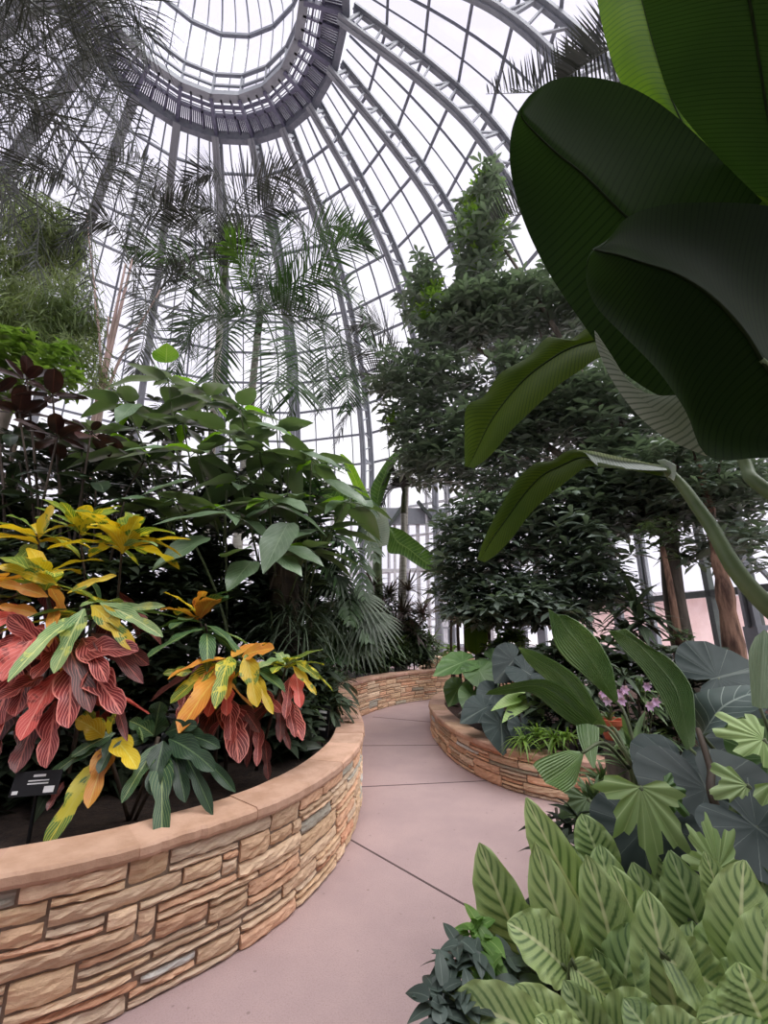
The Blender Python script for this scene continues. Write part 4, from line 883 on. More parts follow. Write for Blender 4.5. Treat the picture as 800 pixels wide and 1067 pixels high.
def whorl_shrub(name, label, tips, base, L, mat, W=.55, n=7, pk='ovate', el=(-.35, .25), droop=.25, stem='stem', sr=.022, young=None, cat='shrub', levels=1, jit=.25, leafname='leaf'):
    t = thing(name, label, cat, base); st = MB(); b0 = A(*base)
    for i, tp_ in enumerate(tips):
        u, v, y = tp_[:3]; c = D(u, v, y); b = b0+A(U(-jit, jit), U(-jit, jit), -.03)
        m_ = (b+c)/2+A((c[0]-b[0])*-.15, 0, .1)
        MB().tube(spl([b, m_, c], 10), np.linspace(sr, sr*.4, 10), 6).build('stem', M[stem], t)
        for lv in range(levels):
            cc = c-A(0, 0, 1)*lv*L*.75+ (b-c)*0
            for j in range(n):
                az = j*2.4+U(0, .6)+i; e = U(*el)-(.12*lv)
                d = A(math.cos(az)*math.cos(e), math.sin(az)*math.cos(e), math.sin(e)); l = L*U(.7, 1.1)*(.6 if (lv == 0 and j < 2) else 1)
                mb = MB(); pet = .18*l
                p = cc+d*pet-A(0, 0, .03*j*L/ .5*.3)
                mb.tube([cc, p], .006, 4)
                leaves(mb, p[None], d, A(0, 0, 1)+rng.normal(0, .18, 3), l, l*W, pk, 10, 5, droop*U(.5, 1.6), .18, .03, 2)
                mb.build(leafname, M[young if (young and lv == 0 and j < 1) else mat], t)
    return t
bl = D(235, 700, 5.0); bl[2] = .5
bs = whorl_shrub('broad_leaved_shrub', 'tall shrub of large grey-green leaves in the middle of the left bed', [(175, 395, 5.0), (215, 412, 5.1), (130, 418, 4.9), (205, 470, 4.6), (235, 530, 4.4), (150, 470, 4.7), (180, 520, 4.4), (110, 450, 4.8), (190, 440, 5.0), (240, 450, 4.8)], bl, .58, 'broad', n=8, levels=1, young='broad_young', el=(-.3, .2), jit=.35, W=.5)
bl2 = D(296, 700, 5.5); bl2[2] = .5
bs2 = whorl_shrub('broad_leaved_shrub', 'grey-green broad-leaved shrub leaning right towards the far banana', [(250, 425, 5.2), (288, 445, 5.1), (325, 478, 4.9), (362, 520, 4.9), (280, 520, 4.5), (310, 520, 4.8), (270, 470, 4.8), (340, 550, 4.9), (300, 480, 5.2), (250, 500, 4.7), (320, 570, 4.6)], bl2, .56, 'broad', n=8, levels=1, young='broad_young', el=(-.35, .2), jit=.2, W=.48)
for (u, v, y, tu, tv, ty, W, k) in [(140, 421, 4.6, 124, 438, 4.35, .22, 'broad'), (173, 378, 4.8, 174, 356, 4.75, .28, 'broad_young'), (262, 470, 4.3, 230, 466, 4.1, .34, 'broad'), (290, 520, 4.2, 318, 532, 3.9, .2, 'broad'), (240, 535, 4.0, 165, 545, 3.7, .22, 'broad'), (300, 545, 4.0, 278, 590, 3.8, .3, 'broad'), (215, 560, 3.9, 165, 590, 3.65, .34, 'broad'), (236, 580, 4.0, 262, 570, 3.8, .22, 'broad'), (262, 585, 4.0, 240, 612, 3.8, .26, 'broad'), (290, 580, 4.0, 312, 598, 3.85, .18, 'broad'), (300, 570, 4.1, 334, 588, 3.9, .18, 'broad'), (220, 420, 4.8, 192, 410, 4.6, .24, 'broad'), (260, 440, 4.7, 300, 452, 4.5, .24, 'broad'), (310, 470, 4.6, 352, 486, 4.4, .22, 'broad'), (200, 500, 4.2, 150, 515, 4.0, .25, 'broad'), (180, 470, 4.4, 120, 478, 4.2, .26, 'broad'), (340, 500, 4.6, 382, 528, 4.4, .24, 'broad')]:
    p, q = D(u, v, y), D(tu, tv, ty); mb = MB(); L = np.linalg.norm(q-p)
    leaves(mb, p[None], q-p+A(0, 0, .1*L), A(0, -.35, .9), L*1.05, W*1.25, 'ovate', 12, 7, .12, .15, .03, 2); mb.build('leaf', M[k], bs if u < 255 else bs2)
rb_ = D(50, 640, 4.3); rb_[2] = .5
ru = whorl_shrub('rubber_plant', 'burgundy-leaved rubber plant at the left edge above the croton bush', [(28, 395, 4.3), (55, 412, 4.3), (20, 430, 4.2), (95, 450, 4.2), (60, 455, 4.1), (-5, 410, 4.2)], rb_, .34, 'burgundy', W=.52, n=8, pk='oval', el=(-.5, .9), droop=.1, stem='stem_dark', jit=.2)
rd_ = D(70, 660, 4.6); rd_[2] = .5
whorl_shrub('rubber_plant', 'dark green glossy rubber plant filling the gap between croton tops and burgundy leaves', [(20, 480, 4.4), (60, 490, 4.4), (100, 500, 4.3), (130, 520, 4.2), (0, 510, 4.2), (40, 515, 4.1), (150, 480, 4.6), (85, 470, 4.6), (10, 450, 4.6)], rd_, .34, 'rubber', W=.45, n=8, pk='oval', el=(-.5, .5), droop=.2, stem='stem_dark', jit=.3)

def strapclump(name, label, cat, spots, L, W, mat, n, el=(.1, 1.2), droop=.6, pk='strap', tint=(.7, 1.2), group=None, part='foliage', stemr=0., stemmat='stem_dark', fold=.2, z0=None):
    """tufts of strap leaves: spots = (u, v, y, scale) of each tuft's heart"""
    spots = [(s_[0], s_[1], inbed(s_[0], s_[1], s_[2], .3 if z0 is None else z0), *s_[3:]) for s_ in spots]
    c0 = D(*spots[0][:3]); t = thing(name, label, cat, (c0[0], c0[1], .3 if z0 is None else z0), group)
    for sp in spots:
        mb = MB()
        c = D(*sp[:3]); s = sp[3] if len(sp) > 3 else 1.
        az = U(0, 6.28, n); e = U(*el, n)
        d = np.stack([np.cos(az)*np.cos(e), np.sin(az)*np.cos(e), np.sin(e)], -1)
        l = L*s*U(.6, 1.1, n)
        leaves(mb, c+rng.normal(0, .015, (n, 3)), d, A(0, 0, 1)+rng.normal(0, .1, (n, 3)), l, W*s*U(.7, 1.2, n), pk, 7, 3, droop*U(.5, 1.3, n), fold, tint=U(*tint, n))
        mb.build(part, M[mat], t)
        zb = .3 if z0 is None else z0
        if c[2]-zb > .02: MB().tube(spl([A(c[0]+U(-.05, .05), c[1]+.03, zb-.02), (c+A(c[0], c[1], zb))/2+A(U(-.03, .03), 0, 0), c], 8), max(stemr, .012), 6).build('stem', M[stemmat], t)
    return t
# arching fan and feather leaves left of the distant banana
fb = D(330, 690, 6.6); fb[2] = .5
fp = thing('bamboo_palm', 'bamboo palm with layered arching green fronds beside the far banana', 'palm', fb)
st = MB()
for q in [[(330, 560), (352, 530), (378, 545), (392, 585)], [(325, 540), (350, 505), (375, 515), (388, 540)], [(320, 580), (345, 560), (372, 580), (380, 625)], [(318, 600), (335, 590), (360, 610), (365, 650)], [(310, 560), (300, 530), (280, 530), (262, 555)], [(325, 620), (345, 615), (372, 632), (384, 668)], [(315, 540), (322, 500), (340, 480), (362, 490)], [(322, 640), (340, 640), (352, 668), (350, 690)], [(312, 600), (296, 590), (280, 605), (276, 640)], [(310, 640), (298, 640), (288, 660), (284, 684)]]:
    y = 6.6; pts = [A(fb[0]+U(-.15, .15), fb[1], .5)]+[D(u, v, y-.35*i) for i, (u, v) in enumerate(q)]
    frond('frond', fp, pts, .42, 'palm_deep', 26, .055, .35, .05, .9, rad=.014)
fq = A(-1.1, 6.4, .5)
ff = thing('fan_palm', 'small fan palm with drooping split fans above the wall bend', 'palm', fq)
def fan(parent, c, d, up, L, n, mat, spread=2.6, droop=.35, w=.06, pet=None, seg='strap'):
    mb = MB(); c, d, up = A(*c), nrm(d), A(*up); s = nrm(np.cross(d, up)); a = np.linspace(-spread/2, spread/2, n)
    dd = d*np.cos(a)[:, None]+s*np.sin(a)[:, None]
    leaves(mb, np.repeat(c[None], n, 0), dd, np.cross(s, d)*1., L*(1-.15*abs(a)/spread)*U(.92, 1.05, n), w, 'lance' if seg == 'lance' else 'strap', 7, 3, droop, .3, tint=U(.85, 1.15, n))
    if pet is not None: mb.tube(spl([pet, (A(*pet)+c)/2+A(0, 0, .06), c], 8), .008, 5)
    mb.build('fan_leaf', M[mat], parent)
for (u, v, y, dx, dz, L, m_) in [(368, 618, 5.9, .35, -.5, .55, 'under_dark'), (352, 600, 6.0, -.2, -.2, .5, 'under_dark'), (385, 640, 5.8, .5, -.6, .5, 'under_dark'), (350, 640, 5.9, -.5, -.4, .5, 'under_dark'), (372, 660, 5.8, .3, -.5, .45, 'under_dark'), (360, 575, 6.1, .4, .1, .5, 'under_dark')]:
    fan(ff, D(u, v, y), (dx, -.5, dz), (0, -.6, .8), L, 16, m_, 2.8, .45, .05, fq)
# fibrous dark trunk
t = thing('tree_fern_trunk', 'dark fibrous trunk standing behind the middle croton under the broad leaves', 'trunk', (*D(297, 690, 5.0)[:2], .48))
q = [A(*D(297, 690, 5.0)[:2], .46), D(296, 650, 5.0), D(294, 600, 5.0), D(292, 555, 5.05)]
MB().tube(spl(q, 18), np.linspace(.2, .15, 18)+rng.normal(0, .012, 18), 14).build('trunk', M['stem_dark'], t)
mb = MB(); k = 260; zz = U(.5, 2.3, k); az = U(0, 6.28, k)
ctr = np.array([np.interp(zz, [q_[2] for q_ in q], [q_[i] for q_ in q]) for i in (0, 1)]).T
b = np.c_[ctr+.17*np.c_[np.cos(az), np.sin(az)], zz]
leaves(mb, b, np.c_[np.cos(az), np.sin(az), U(-1.6, -.4, k)], np.c_[np.cos(az), np.sin(az), U(.2, 1, k)], U(.12, .34, k), .02, 'lance', 4, 2, .3, 0, tint=U(.5, 1.1, k)); mb.build('fibres', M['stem_dark'], t)
for (u, y, r) in ((222, 5.4, .05), (245, 5.8, .045), (190, 5.2, .04)): pass
# dark understory, left bed
strapclump('cordyline', 'purple-tinged strap-leaved shrub just left of the far porch posts', 'shrub', [(405, 620, 10.6), (395, 640, 10.3), (420, 640, 10.7), (432, 660, 10.9), (412, 655, 10.5), (388, 612, 10.2), (440, 640, 11.1), (425, 615, 10.9), (400, 655, 10.2), (385, 640, 9.9)], .75, .05, 'purple', 50, (-.2, 1.3), .35, z0=.5)
strapclump('dracaena', 'dark narrow-leaved shrub mass behind the far planter wall, left part', 'shrub', [(340, 650, 8.0), (350, 672, 7.9), (372, 660, 9.2), (330, 668, 7.5), (362, 640, 9.0), (380, 680, 9.5), (395, 670, 10.0), (355, 655, 8.4)], .72, .055, 'under', 56, (-.4, 1.2), .4, z0=.5)
strapclump('dracaena', 'dark narrow-leaved shrub mass above the right end of the far planter wall', 'shrub', [(420, 680, 10.6), (440, 678, 11.1), (405, 688, 10.2), (448, 668, 11.4), (430, 665, 10.9), (412, 672, 10.4), (455, 682, 11.5)], .6, .05, 'under', 56, (-.4, 1.2), .4, z0=.5)
strapclump('ornamental_grass', 'thin arching dark grass blades behind the middle croton', 'grass plant', [(300, 640, 4.7), (315, 660, 4.6), (325, 640, 4.9), (285, 660, 4.6)], .6, .018, 'under_dark', 60, (-.3, 1.2), .7, z0=.5)
lm_ = leafmass('shade_shrub', 'dark small-leaved shrub mass filling the bend behind the far planter wall', 'shrub', [(345, 640, 20, 40, 8.6, 150), (385, 660, 30, 30, 10.2, 190), (415, 668, 30, 24, 10.9, 190), (438, 672, 18, 18, 11.4, 110), (332, 675, 18, 26, 7.8, 100), (352, 682, 20, 18, 8.5, 120), (395, 640, 24, 30, 10.6, 110), (430, 650, 18, 24, 11.4, 80), (375, 690, 24, 12, 9.7, 110), (405, 685, 24, 12, 10.5, 110), (435, 684, 22, 9, 11.1, 90)], .24, 'under_dark', per=6, wid=.24, tint=(.4, 1.3), branch=False)
MB().tube(spl([A(*D(395, 690, 10.2)[:2], .47), D(392, 670, 10.2), D(395, 650, 10.3)], 8), .03, 6).build('stem', M['stem_dark'], lm_)
strapclump('lily_turf', 'low pale green tufts edging the soil behind the wall bend', 'groundcover', [(344, 709, 6.5, .7), (356, 703, 8.4, .8), (372, 699, 9.2, .8), (390, 695, 9.8, .8), (410, 691, 10.3, .8), (340, 717, 5.8, .6), (430, 689, 10.7, .8), (350, 706, 7.4, .8)], .32, .035, 'under', 40, (-.1, 1.1), .6, z0=.49)
strapclump('holly_fern', 'spiky dark green plant overhanging the coping at the wall bend', 'fern', [(351, 733, 4.85, 1), (344, 720, 4.95, 1.1), (352, 712, 5.3, 1), (340, 735, 4.7, 1)], .36, .07, 'under_dark', 30, (-.6, 1.0), .5, pk='croton', z0=.49)
strapclump('spotted_plant', 'speckled yellowish green plant beside the black label at the bend', 'plant', [(318, 735, 4.35, 1.0), (312, 755, 4.2, .9), (304, 760, 4.15, .9), (322, 720, 4.6, 1.0)], .28, .06, 'under', 26, (-.5, 1.2), .3, pk='ovate', tint=(.8, 1.6), z0=.49)
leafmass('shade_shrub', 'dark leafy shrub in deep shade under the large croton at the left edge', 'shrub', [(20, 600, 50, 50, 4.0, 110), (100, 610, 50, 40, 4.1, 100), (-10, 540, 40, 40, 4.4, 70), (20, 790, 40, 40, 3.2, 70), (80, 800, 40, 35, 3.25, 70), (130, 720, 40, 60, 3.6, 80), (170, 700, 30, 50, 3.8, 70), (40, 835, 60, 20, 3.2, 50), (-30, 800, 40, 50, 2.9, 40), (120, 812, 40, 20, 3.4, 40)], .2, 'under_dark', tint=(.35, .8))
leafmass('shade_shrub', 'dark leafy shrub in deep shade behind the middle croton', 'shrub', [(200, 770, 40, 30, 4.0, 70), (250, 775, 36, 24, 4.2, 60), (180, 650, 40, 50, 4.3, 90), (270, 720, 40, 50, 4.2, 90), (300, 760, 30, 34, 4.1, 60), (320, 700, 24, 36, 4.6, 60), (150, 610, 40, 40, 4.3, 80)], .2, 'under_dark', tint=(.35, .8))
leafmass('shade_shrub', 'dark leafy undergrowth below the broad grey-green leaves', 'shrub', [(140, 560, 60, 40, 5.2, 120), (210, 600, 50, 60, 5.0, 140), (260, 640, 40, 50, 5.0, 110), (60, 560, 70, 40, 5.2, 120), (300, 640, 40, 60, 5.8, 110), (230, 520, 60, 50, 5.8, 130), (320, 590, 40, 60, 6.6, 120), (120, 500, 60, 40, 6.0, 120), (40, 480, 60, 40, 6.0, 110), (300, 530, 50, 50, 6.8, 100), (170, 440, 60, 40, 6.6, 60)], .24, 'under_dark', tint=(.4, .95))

# ledge of stacked slabs where the far wall ends
q0 = D(468, 690, 11.9)
sl_ = thing('stone_ledge', 'stepped stack of flat stone slabs at the far end of the left planter wall', 'stone ledge', (q0[0], q0[1], .45))
for i, (dx, w_, d_, z) in enumerate(((0, 1.5, .9, .53), (.08, 1.3, .75, .64), (.16, 1.0, .6, .75), (.26, .7, .5, .86))):
    mb = MB(); mb.bar((q0[0]+dx-w_/2, q0[1]+.3, z), (q0[0]+dx+w_/2, q0[1]+.3, z), d_, .105, tint=np.array(PAL[i])*.8); mb.build('slab', M['stone'], sl_, smooth=False)
# far banana by the porch
fb2 = D(398, 640, 10.5); fb2[2] = .5
fbn = thing('banana_plant', 'distant banana plant with ragged paddle leaves in front of the white porch', 'banana plant', fb2)
MB().tube(spl([fb2-A(0, 0, .03), D(393, 600, 10.5), D(394, 560, 10.5), D(392, 530, 10.5)], 14), np.linspace(.14, .08, 14), 10).build('pseudostem', M['petiole'], fbn)
def fbl(st, y0, y1, m_, n=24, b=.04):
    mb = MB(); loft(mb, st, ysl(len(st), y0, y1, .04, -.04), b, n, 9); mb.build('leaf', M[m_], fbn)
fbl([((384, 530), (388, 530), (391, 528)), ((374, 520), (379, 520), (384, 516)), ((366, 502), (371, 502), (377, 502)), ((358, 484), (362, 484), (368, 484)), ((354, 473), (356, 473), (358, 474))], 10.4, 10.2, 'banana_young')
fbl([((388, 526), (392, 527), (396, 527)), ((386, 510), (396, 508), (404, 505)), ((396, 490), (404, 487), (412, 482)), ((408, 474), (415, 472), (422, 470)), ((424, 462), (427, 462), (430, 464))], 10.5, 10.8, 'banana_far')
fbl([((380, 528), (391, 529), (402, 529)), ((377, 540), (391, 540), (404, 540)), ((379, 558), (393, 556), (406, 553)), ((385, 572), (394, 571), (404, 568))], 10.3, 9.9, 'banana_back')
fbl([((404, 548), (406, 550), (404, 556)), ((418, 552), (414, 564), (404, 575)), ((432, 562), (426, 572), (418, 578)), ((444, 572), (438, 582), (430, 586)), ((456, 582), (450, 590), (443, 594)), ((462, 597), (460, 598), (456, 599))], 10.3, 10.1, 'banana_far')
fbl([((388, 528), (384, 532), (382, 536)), ((376, 515), (364, 524), (356, 532)), ((352, 508), (340, 516), (334, 524)), ((330, 508), (326, 512), (324, 516))], 10.3, 9.7, 'banana_far')
# slim green-ringed palm in front of the porch
king('slim ringed palm with a small crown in front of the white porch', tuple(A(*D(420, 660, 10.9)[:2], .5)), D(420, 535, 10.9), (0, 0, 0), [
    [D(418, 500, 10.8), D(408, 492, 10.7), D(398, 505, 10.6)], [D(422, 495, 10.8), D(436, 488, 10.7), D(450, 500, 10.6)], [D(424, 500, 10.7), D(440, 508, 10.5), D(452, 528, 10.4)], [D(420, 490, 10.9), D(428, 478, 10.9), D(440, 480, 10.9)], [D(416, 505, 10.7), D(402, 515, 10.6), D(396, 532, 10.5)]], 'palm', r0=.1, ll=.45)

# ------------------------------------------------------------------ right bed
def petiole_to(parent, c, base, r=.012, name='petiole', mat='stem'):
    mb = MB(); c, b = A(*c), A(*base); mb.tube(spl([b, (b+c)/2+A(0, 0, .08), c], 12), np.linspace(r*1.3, r*.8, 12), 7); return mb.build(name, M[mat], parent)
def heart(parent, u, v, y, L, W, tip, nh, mat, base=None, droop=.15, cup=.08, name='leaf'):
    """heart-shaped peltate blade: centre at the petiole, polar grid, UV across from the midrib"""
    c = D(u, v, y); n = nrm(A(*nh)); d = A(*tip)-np.dot(tip, n)*n; d = nrm(d); s = np.cross(n, d)
    na, nr_ = 48, 8
    th = np.linspace(0, 2*PI, na, endpoint=False)
    R = np.interp(th, np.radians([0, 12, 35, 70, 105, 140, 165, 176, 180, 184, 195, 220, 255, 290, 325, 348, 360]), [1, .84, .70, .66, .66, .62, .5, .3, .14, .3, .5, .62, .66, .66, .70, .84, 1])
    r = np.linspace(0.001, 1, nr_); x = r[:, None]*R[None]*np.cos(th)[None]*L*.68; yv = r[:, None]*R[None]*np.sin(th)[None]*W*.76
    z = cup*(abs(yv)/W*2)**1.3*W*.6-droop*np.maximum(x, 0)**2/L-droop*.5*np.maximum(-x, 0)**2/L*3+.006*L/.5*np.cos(th*12)[None]*r[:, None]**1.5
    P = c+x[..., None]*d+yv[..., None]*s+z[..., None]*n
    uu = np.broadcast_to(th[None]/(2*PI)*1.0, P.shape[:2]); a = np.abs(np.where(th > PI, 2*PI-th, th))/PI
    uvv = np.stack([np.broadcast_to(.15+a[None]*.999, P.shape[:2]), .5+.5*np.clip(r[:, None]*np.sin(th)[None], -1, 1)], -1)
    mb = MB(); mb.grid(P, None, uvv, closed=True); o = mb.build(name, M[mat], parent)
    if base is not None: petiole_to(o, c-n*.004, base)
    return o
eb = A(2.35, 2.75, .1)
ee = thing('elephant_ear', 'dark slate elephant ear with huge veined heart leaves at the right edge', 'elephant ear', eb)
for (u, v, y, L, W, tip, nh, mt) in [(748, 706, 3.0, .52, .56, (.7, -.1, .25), (-.15, -.75, .65), 'ear'), (770, 770, 2.7, .5, .46, (.3, -.4, -.5), (-.2, -.8, .5), 'ear'), (708, 796, 2.45, .56, .44, (-.4, -.6, .1), (-.1, -.45, .9), 'ear'), (736, 822, 2.1, .56, .58, (-.1, -.75, -.45), (-.05, -.68, .72), 'ear'), (672, 862, 2.0, .36, .4, (-.3, -.5, -.6), (-.3, -.7, .6), 'ear'), (788, 862, 1.8, .44, .42, (.4, -.6, -.4), (-.1, -.6, .8), 'ear'), (800, 790, 2.2, .34, .36, (.3, -.4, .5), (-.3, -.8, .4), 'ear_green')]:
    heart(ee, u, v, y, L, W, tip, nh, mt, eb+A(U(-.12, .12), U(-.12, .12), -.02))
mb = MB(); m_ = loft(mb, [((730, 767), (731, 766), (732, 765)), ((717, 738), (743, 748), (752, 760)), ((722, 724), (755, 735), (772, 748)), ((745, 717), (775, 725), (792, 738)), ((772, 714), (798, 719), (808, 730)), ((806, 714), (818, 718), (820, 723))], ysl(6, 2.6, 2.5, .1, -.12), .05, 24, 11); mb.build('leaf', M['ear_vein'], ee); petiole_to(ee, m_[0], eb)
mb = MB(); mb.tube(spl([A(1.75, 2.0, .08), D(755, 860, 1.95), D(740, 800, 2.05), D(727, 760, 2.2)], 16), np.linspace(.02, .012, 16), 7); mb.build('petiole', M['stem_dark'], ee)
# pleated-leaf palm
pb = A(1.5, 2.9, .12)
pp = thing('pleated_palm', 'palm with large undivided pleated leaves standing over the right planter wall', 'palm', pb)
def pleatleaf(st, y0, y1, mat='pleat', pl=16, amp=.03, pet=None, n=30, dl=.03, dr=-.03, parent=None, bulge=.03):
    mb = MB(); m_ = loft(mb, st, ysl(len(st), y0, y1, dl, dr), bulge, n, pl*2+1, pl, amp)
    o = mb.build('leaf', M[mat], parent or pp, smooth=False)
    if pet is not None: petiole_to(o, m_[0], pet, .009)
pleatleaf([((640, 733), (642, 731), (644, 728)), ((622, 716), (631, 714), (640, 706)), ((604, 700), (620, 692), (636, 690)), ((590, 688), (606, 672), (622, 666)), ((577, 668), (592, 656), (606, 650)), ((571, 634), (580, 640), (590, 641))], 2.9, 3.0, pl=16, pet=D(665, 790, 2.7))
pleatleaf([((715, 782), (719, 780), (724, 776)), ((702, 757), (713, 752), (724, 744)), ((688, 727), (704, 716), (720, 715)), ((669, 698), (684, 690), (700, 688)), ((650, 678), (662, 668), (676, 673)), ((633, 657), (640, 657), (652, 655))], 2.5, 2.8, pl=16, pet=D(752, 856, 2.2))
pleatleaf([((626, 766), (630, 762), (633, 758)), ((603, 745), (611, 738), (618, 730)), ((583, 722), (593, 714), (602, 706)), ((564, 704), (573, 696), (582, 691)), ((549, 690), (554, 684), (560, 680)), ((540, 675), (541, 675), (543, 675))], 2.85, 2.95, pl=10, pet=D(655, 790, 2.7))
pleatleaf([((612, 762), (616, 756), (622, 750)), ((592, 752), (601, 742), (608, 734)), ((574, 738), (583, 727), (590, 717)), ((552, 722), (560, 715), (566, 708)), ((526, 724), (530, 718), (534, 712)), ((506, 724), (508, 722), (509, 720))], 2.75, 2.6, pl=10, pet=D(660, 800, 2.6))
pleatleaf([((600, 756), (612, 754), (624, 758)), ((602, 768), (613, 768), (624, 770)), ((608, 784), (615, 784), (622, 784)), ((617, 800), (618, 801), (620, 800))], 2.68, 2.5, pl=8, dl=0, dr=0)
pleatleaf([((604, 783), (606, 785), (608, 787)), ((590, 782), (598, 794), (604, 802)), ((574, 786), (586, 804), (600, 816)), ((560, 792), (574, 812), (594, 822)), ((555, 797), (568, 816), (588, 826))], 2.3, 2.25, pl=14, amp=.02, pet=D(655, 800, 2.5))
pleatleaf([((783, 735), (792, 738), (802, 738)), ((781, 705), (794, 703), (812, 705)), ((780, 680), (796, 672), (815, 680)), ((786, 664), (796, 656), (806, 664))], 2.2, 2.3, 'pleat_pale', 10, pet=A(1.95, 2.2, .1))
for (u, v) in ((655, 790), (660, 800)): MB().tube(spl([pb, D(u, v, 2.65)], 6), .012, 6).build('stem', M['stem'], pp)
# light green lobed leaf plants
def lobed(parent, c, d, nh, L, W, mat, seed=0, name='leaf'):
    mb = MB(); n = nrm(A(*nh)); d = nrm(A(*d)-np.dot(d, n)*n); s = np.cross(n, d)
    th = np.linspace(-1.9, 1.9, 61); th = np.linspace(-1.9, 1.9, 121); ph = np.abs(((th+1.9)/3.8*5) % 1-.5)*2; ph2 = np.abs(((th+1.9)/3.8*15+.3*seed) % 1-.5)*2
    R = (.5+.40*(1-ph)**1.1+.12*(1-ph2))*np.cos(th*.42)*(1+.08*np.sin(th*2.3+seed))
    r = np.linspace(.0, 1, 9)
    x = r[:, None]*R[None]*np.cos(th)[None]*L; yv = r[:, None]*R[None]*np.sin(th)[None]*W*.62
    z = -.22*(x**2+yv**2)/L+.005*np.cos(th*16)[None]*r[:, None]+.02*L*np.sin(th*5+seed)[None]*r[:, None]**2
    P = A(*c)+x[..., None]*d+yv[..., None]*s+z[..., None]*n
    mb.grid(P, None, np.stack([np.broadcast_to((th/3.8+.5)[None], P.shape[:2]), np.broadcast_to(.5+.5*r[:, None], P.shape[:2])], -1)); return mb.build(name, M[mat], parent)
lb = A(1.25, 2.1, .1)
lp = thing('lobed_leaf_plant', 'light green jagged lobed leaf in front of the slate elephant ears', 'plant', lb)
c = D(667, 820, 1.9); lobed(lp, c, (-.1, -.35, -.95), (-.1, -.9, .4), .27, .34, 'lobed'); petiole_to(lp, c, lb)
c = D(612, 832, 2.3); lobed(lp, c, (-.4, -.5, -.4), (0, -.7, .7), .2, .26, 'under', 2); petiole_to(lp, c, lb)
c = D(690, 822, 1.95); lobed(lp, c, (.4, -.2, -.4), (0, -.9, .4), .12, .2, 'ear_green', 2)
lb2 = A(1.95, 1.9, .1)
lp2 = thing('lobed_leaf_plant', 'light green lobed leaves leaving the picture at the right edge', 'plant', lb2)
for (u, v, y, dx, dz) in ((778, 818, 1.9, -.6, -.5), (795, 770, 2.0, -.3, .3), (805, 815, 1.8, .4, -.6)): c = D(u, v, y); lobed(lp2, c, (dx, -.35, dz), (0, -.8, .5), .2, .24, 'lobed', u); petiole_to(lp2, c, lb2)
c = D(748, 905, 1.7); lobed(lp2, c, (.1, -.1, 1), (-.1, -.9, .2), .17, .2, 'lobed', 4); petiole_to(lp2, c, A(1.35, 1.75, .1))

# calathea at the front right
def calathea(label, base, items):
    t = thing('calathea', label, 'calathea', base); st = MB()
    for (tu, tv, bu, bv, yt, yb, W, mt) in items:
        tip, b = D(tu, tv, yt), D(bu, bv, yb); b = tip+(b-tip)*1.22; W = W*.86; L = np.linalg.norm(tip-b); d = nrm(tip-b)
        view = nrm(A(0, 0, EYE)-(tip+b)/2); side = nrm(np.cross(d, view))
        n = nrm(view+side*U(-.35, .35)+A(0, 0, .25)); n = nrm(n-d*np.dot(n, d)); sd = np.cross(n, d)
        nu, nv = 44, 13; u = np.linspace(0, 1, nu); v = np.linspace(-1, 1, nv); w = prof('cal', nu)
        cv = b+d*(L*u)[:, None]+n*(.10*L*np.sin(PI*u))[:, None]-n*(.06*L*u**3)[:, None]
        hw = (w*W/2)[:, None]*v[None]
        ph = ((u[:, None]-abs(v)[None]*.27)*9)*2*PI
        z = .035*W*np.cos(ph)*np.sin(PI*np.clip(abs(v), 0, 1))[None]*np.minimum(1, 6*u*(1-u))[:, None]+.16*W*abs(v)[None]*w[:, None]-.05*W*(abs(v)[None]>.95)*np.sin(u*26+tu)[:, None]
        P = cv[:, None]+hw[..., None]*sd+z[..., None]*n
        mb = MB(); mb.grid(P); o = mb.build('leaf', M[mt], t)
        g0 = A(base[0]+U(-.12, .12), base[1]+U(-.1, .12), .06)
        MB().tube(spl([g0, (g0+b)/2+A(0, 0, .05), b, b+d*L*.15], 10), np.linspace(.008, .005, 10), 6).build('stem', M['stem'], o)
    return t
calathea('calathea whose striped leaves stand nearest the path, left of the clump', A(.62, 1.75, .1), [
    (499, 881, 545, 985, 1.75, 1.72, .20, 'cal'), (548, 834, 612, 950, 1.85, 1.8, .19, 'cal'), (557, 881, 606, 1015, 1.62, 1.6, .19, 'cal'), (530, 960, 580, 1003, 1.56, 1.54, .19, 'cal'), (606, 848, 628, 905, 2.0, 1.95, .18, 'cal_dark'), (595, 880, 600, 960, 1.9, 1.85, .18, 'cal_dark'), (625, 880, 640, 960, 1.85, 1.8, .18, 'cal_dark'), (540, 940, 580, 1010, 1.7, 1.68, .15, 'cal_dark'), (640, 1046, 602, 1012, 1.42, 1.45, .11, 'cal')])
calathea('calathea with the tall broad striped leaves in the middle of the front clump', A(.85, 1.6, .1), [
    (613, 893, 642, 1020, 1.58, 1.55, .20, 'cal'), (637, 903, 688, 1022, 1.66, 1.6, .20, 'cal'), (674, 930, 708, 1066, 1.5, 1.45, .20, 'cal'), (698, 888, 738, 990, 1.75, 1.7, .20, 'cal_dark'), (660, 900, 690, 985, 1.85, 1.8, .2, 'cal_dark'), (660, 960, 650, 1060, 1.5, 1.5, .17, 'cal_dark'), (690, 1050, 640, 1085, 1.38, 1.36, .16, 'cal'), (620, 990, 640, 1070, 1.5, 1.5, .17, 'cal_dark'), (735, 1010, 700, 1070, 1.5, 1.45, .17, 'cal_dark'), (690, 880, 710, 945, 1.95, 1.9, .2, 'cal_dark')])
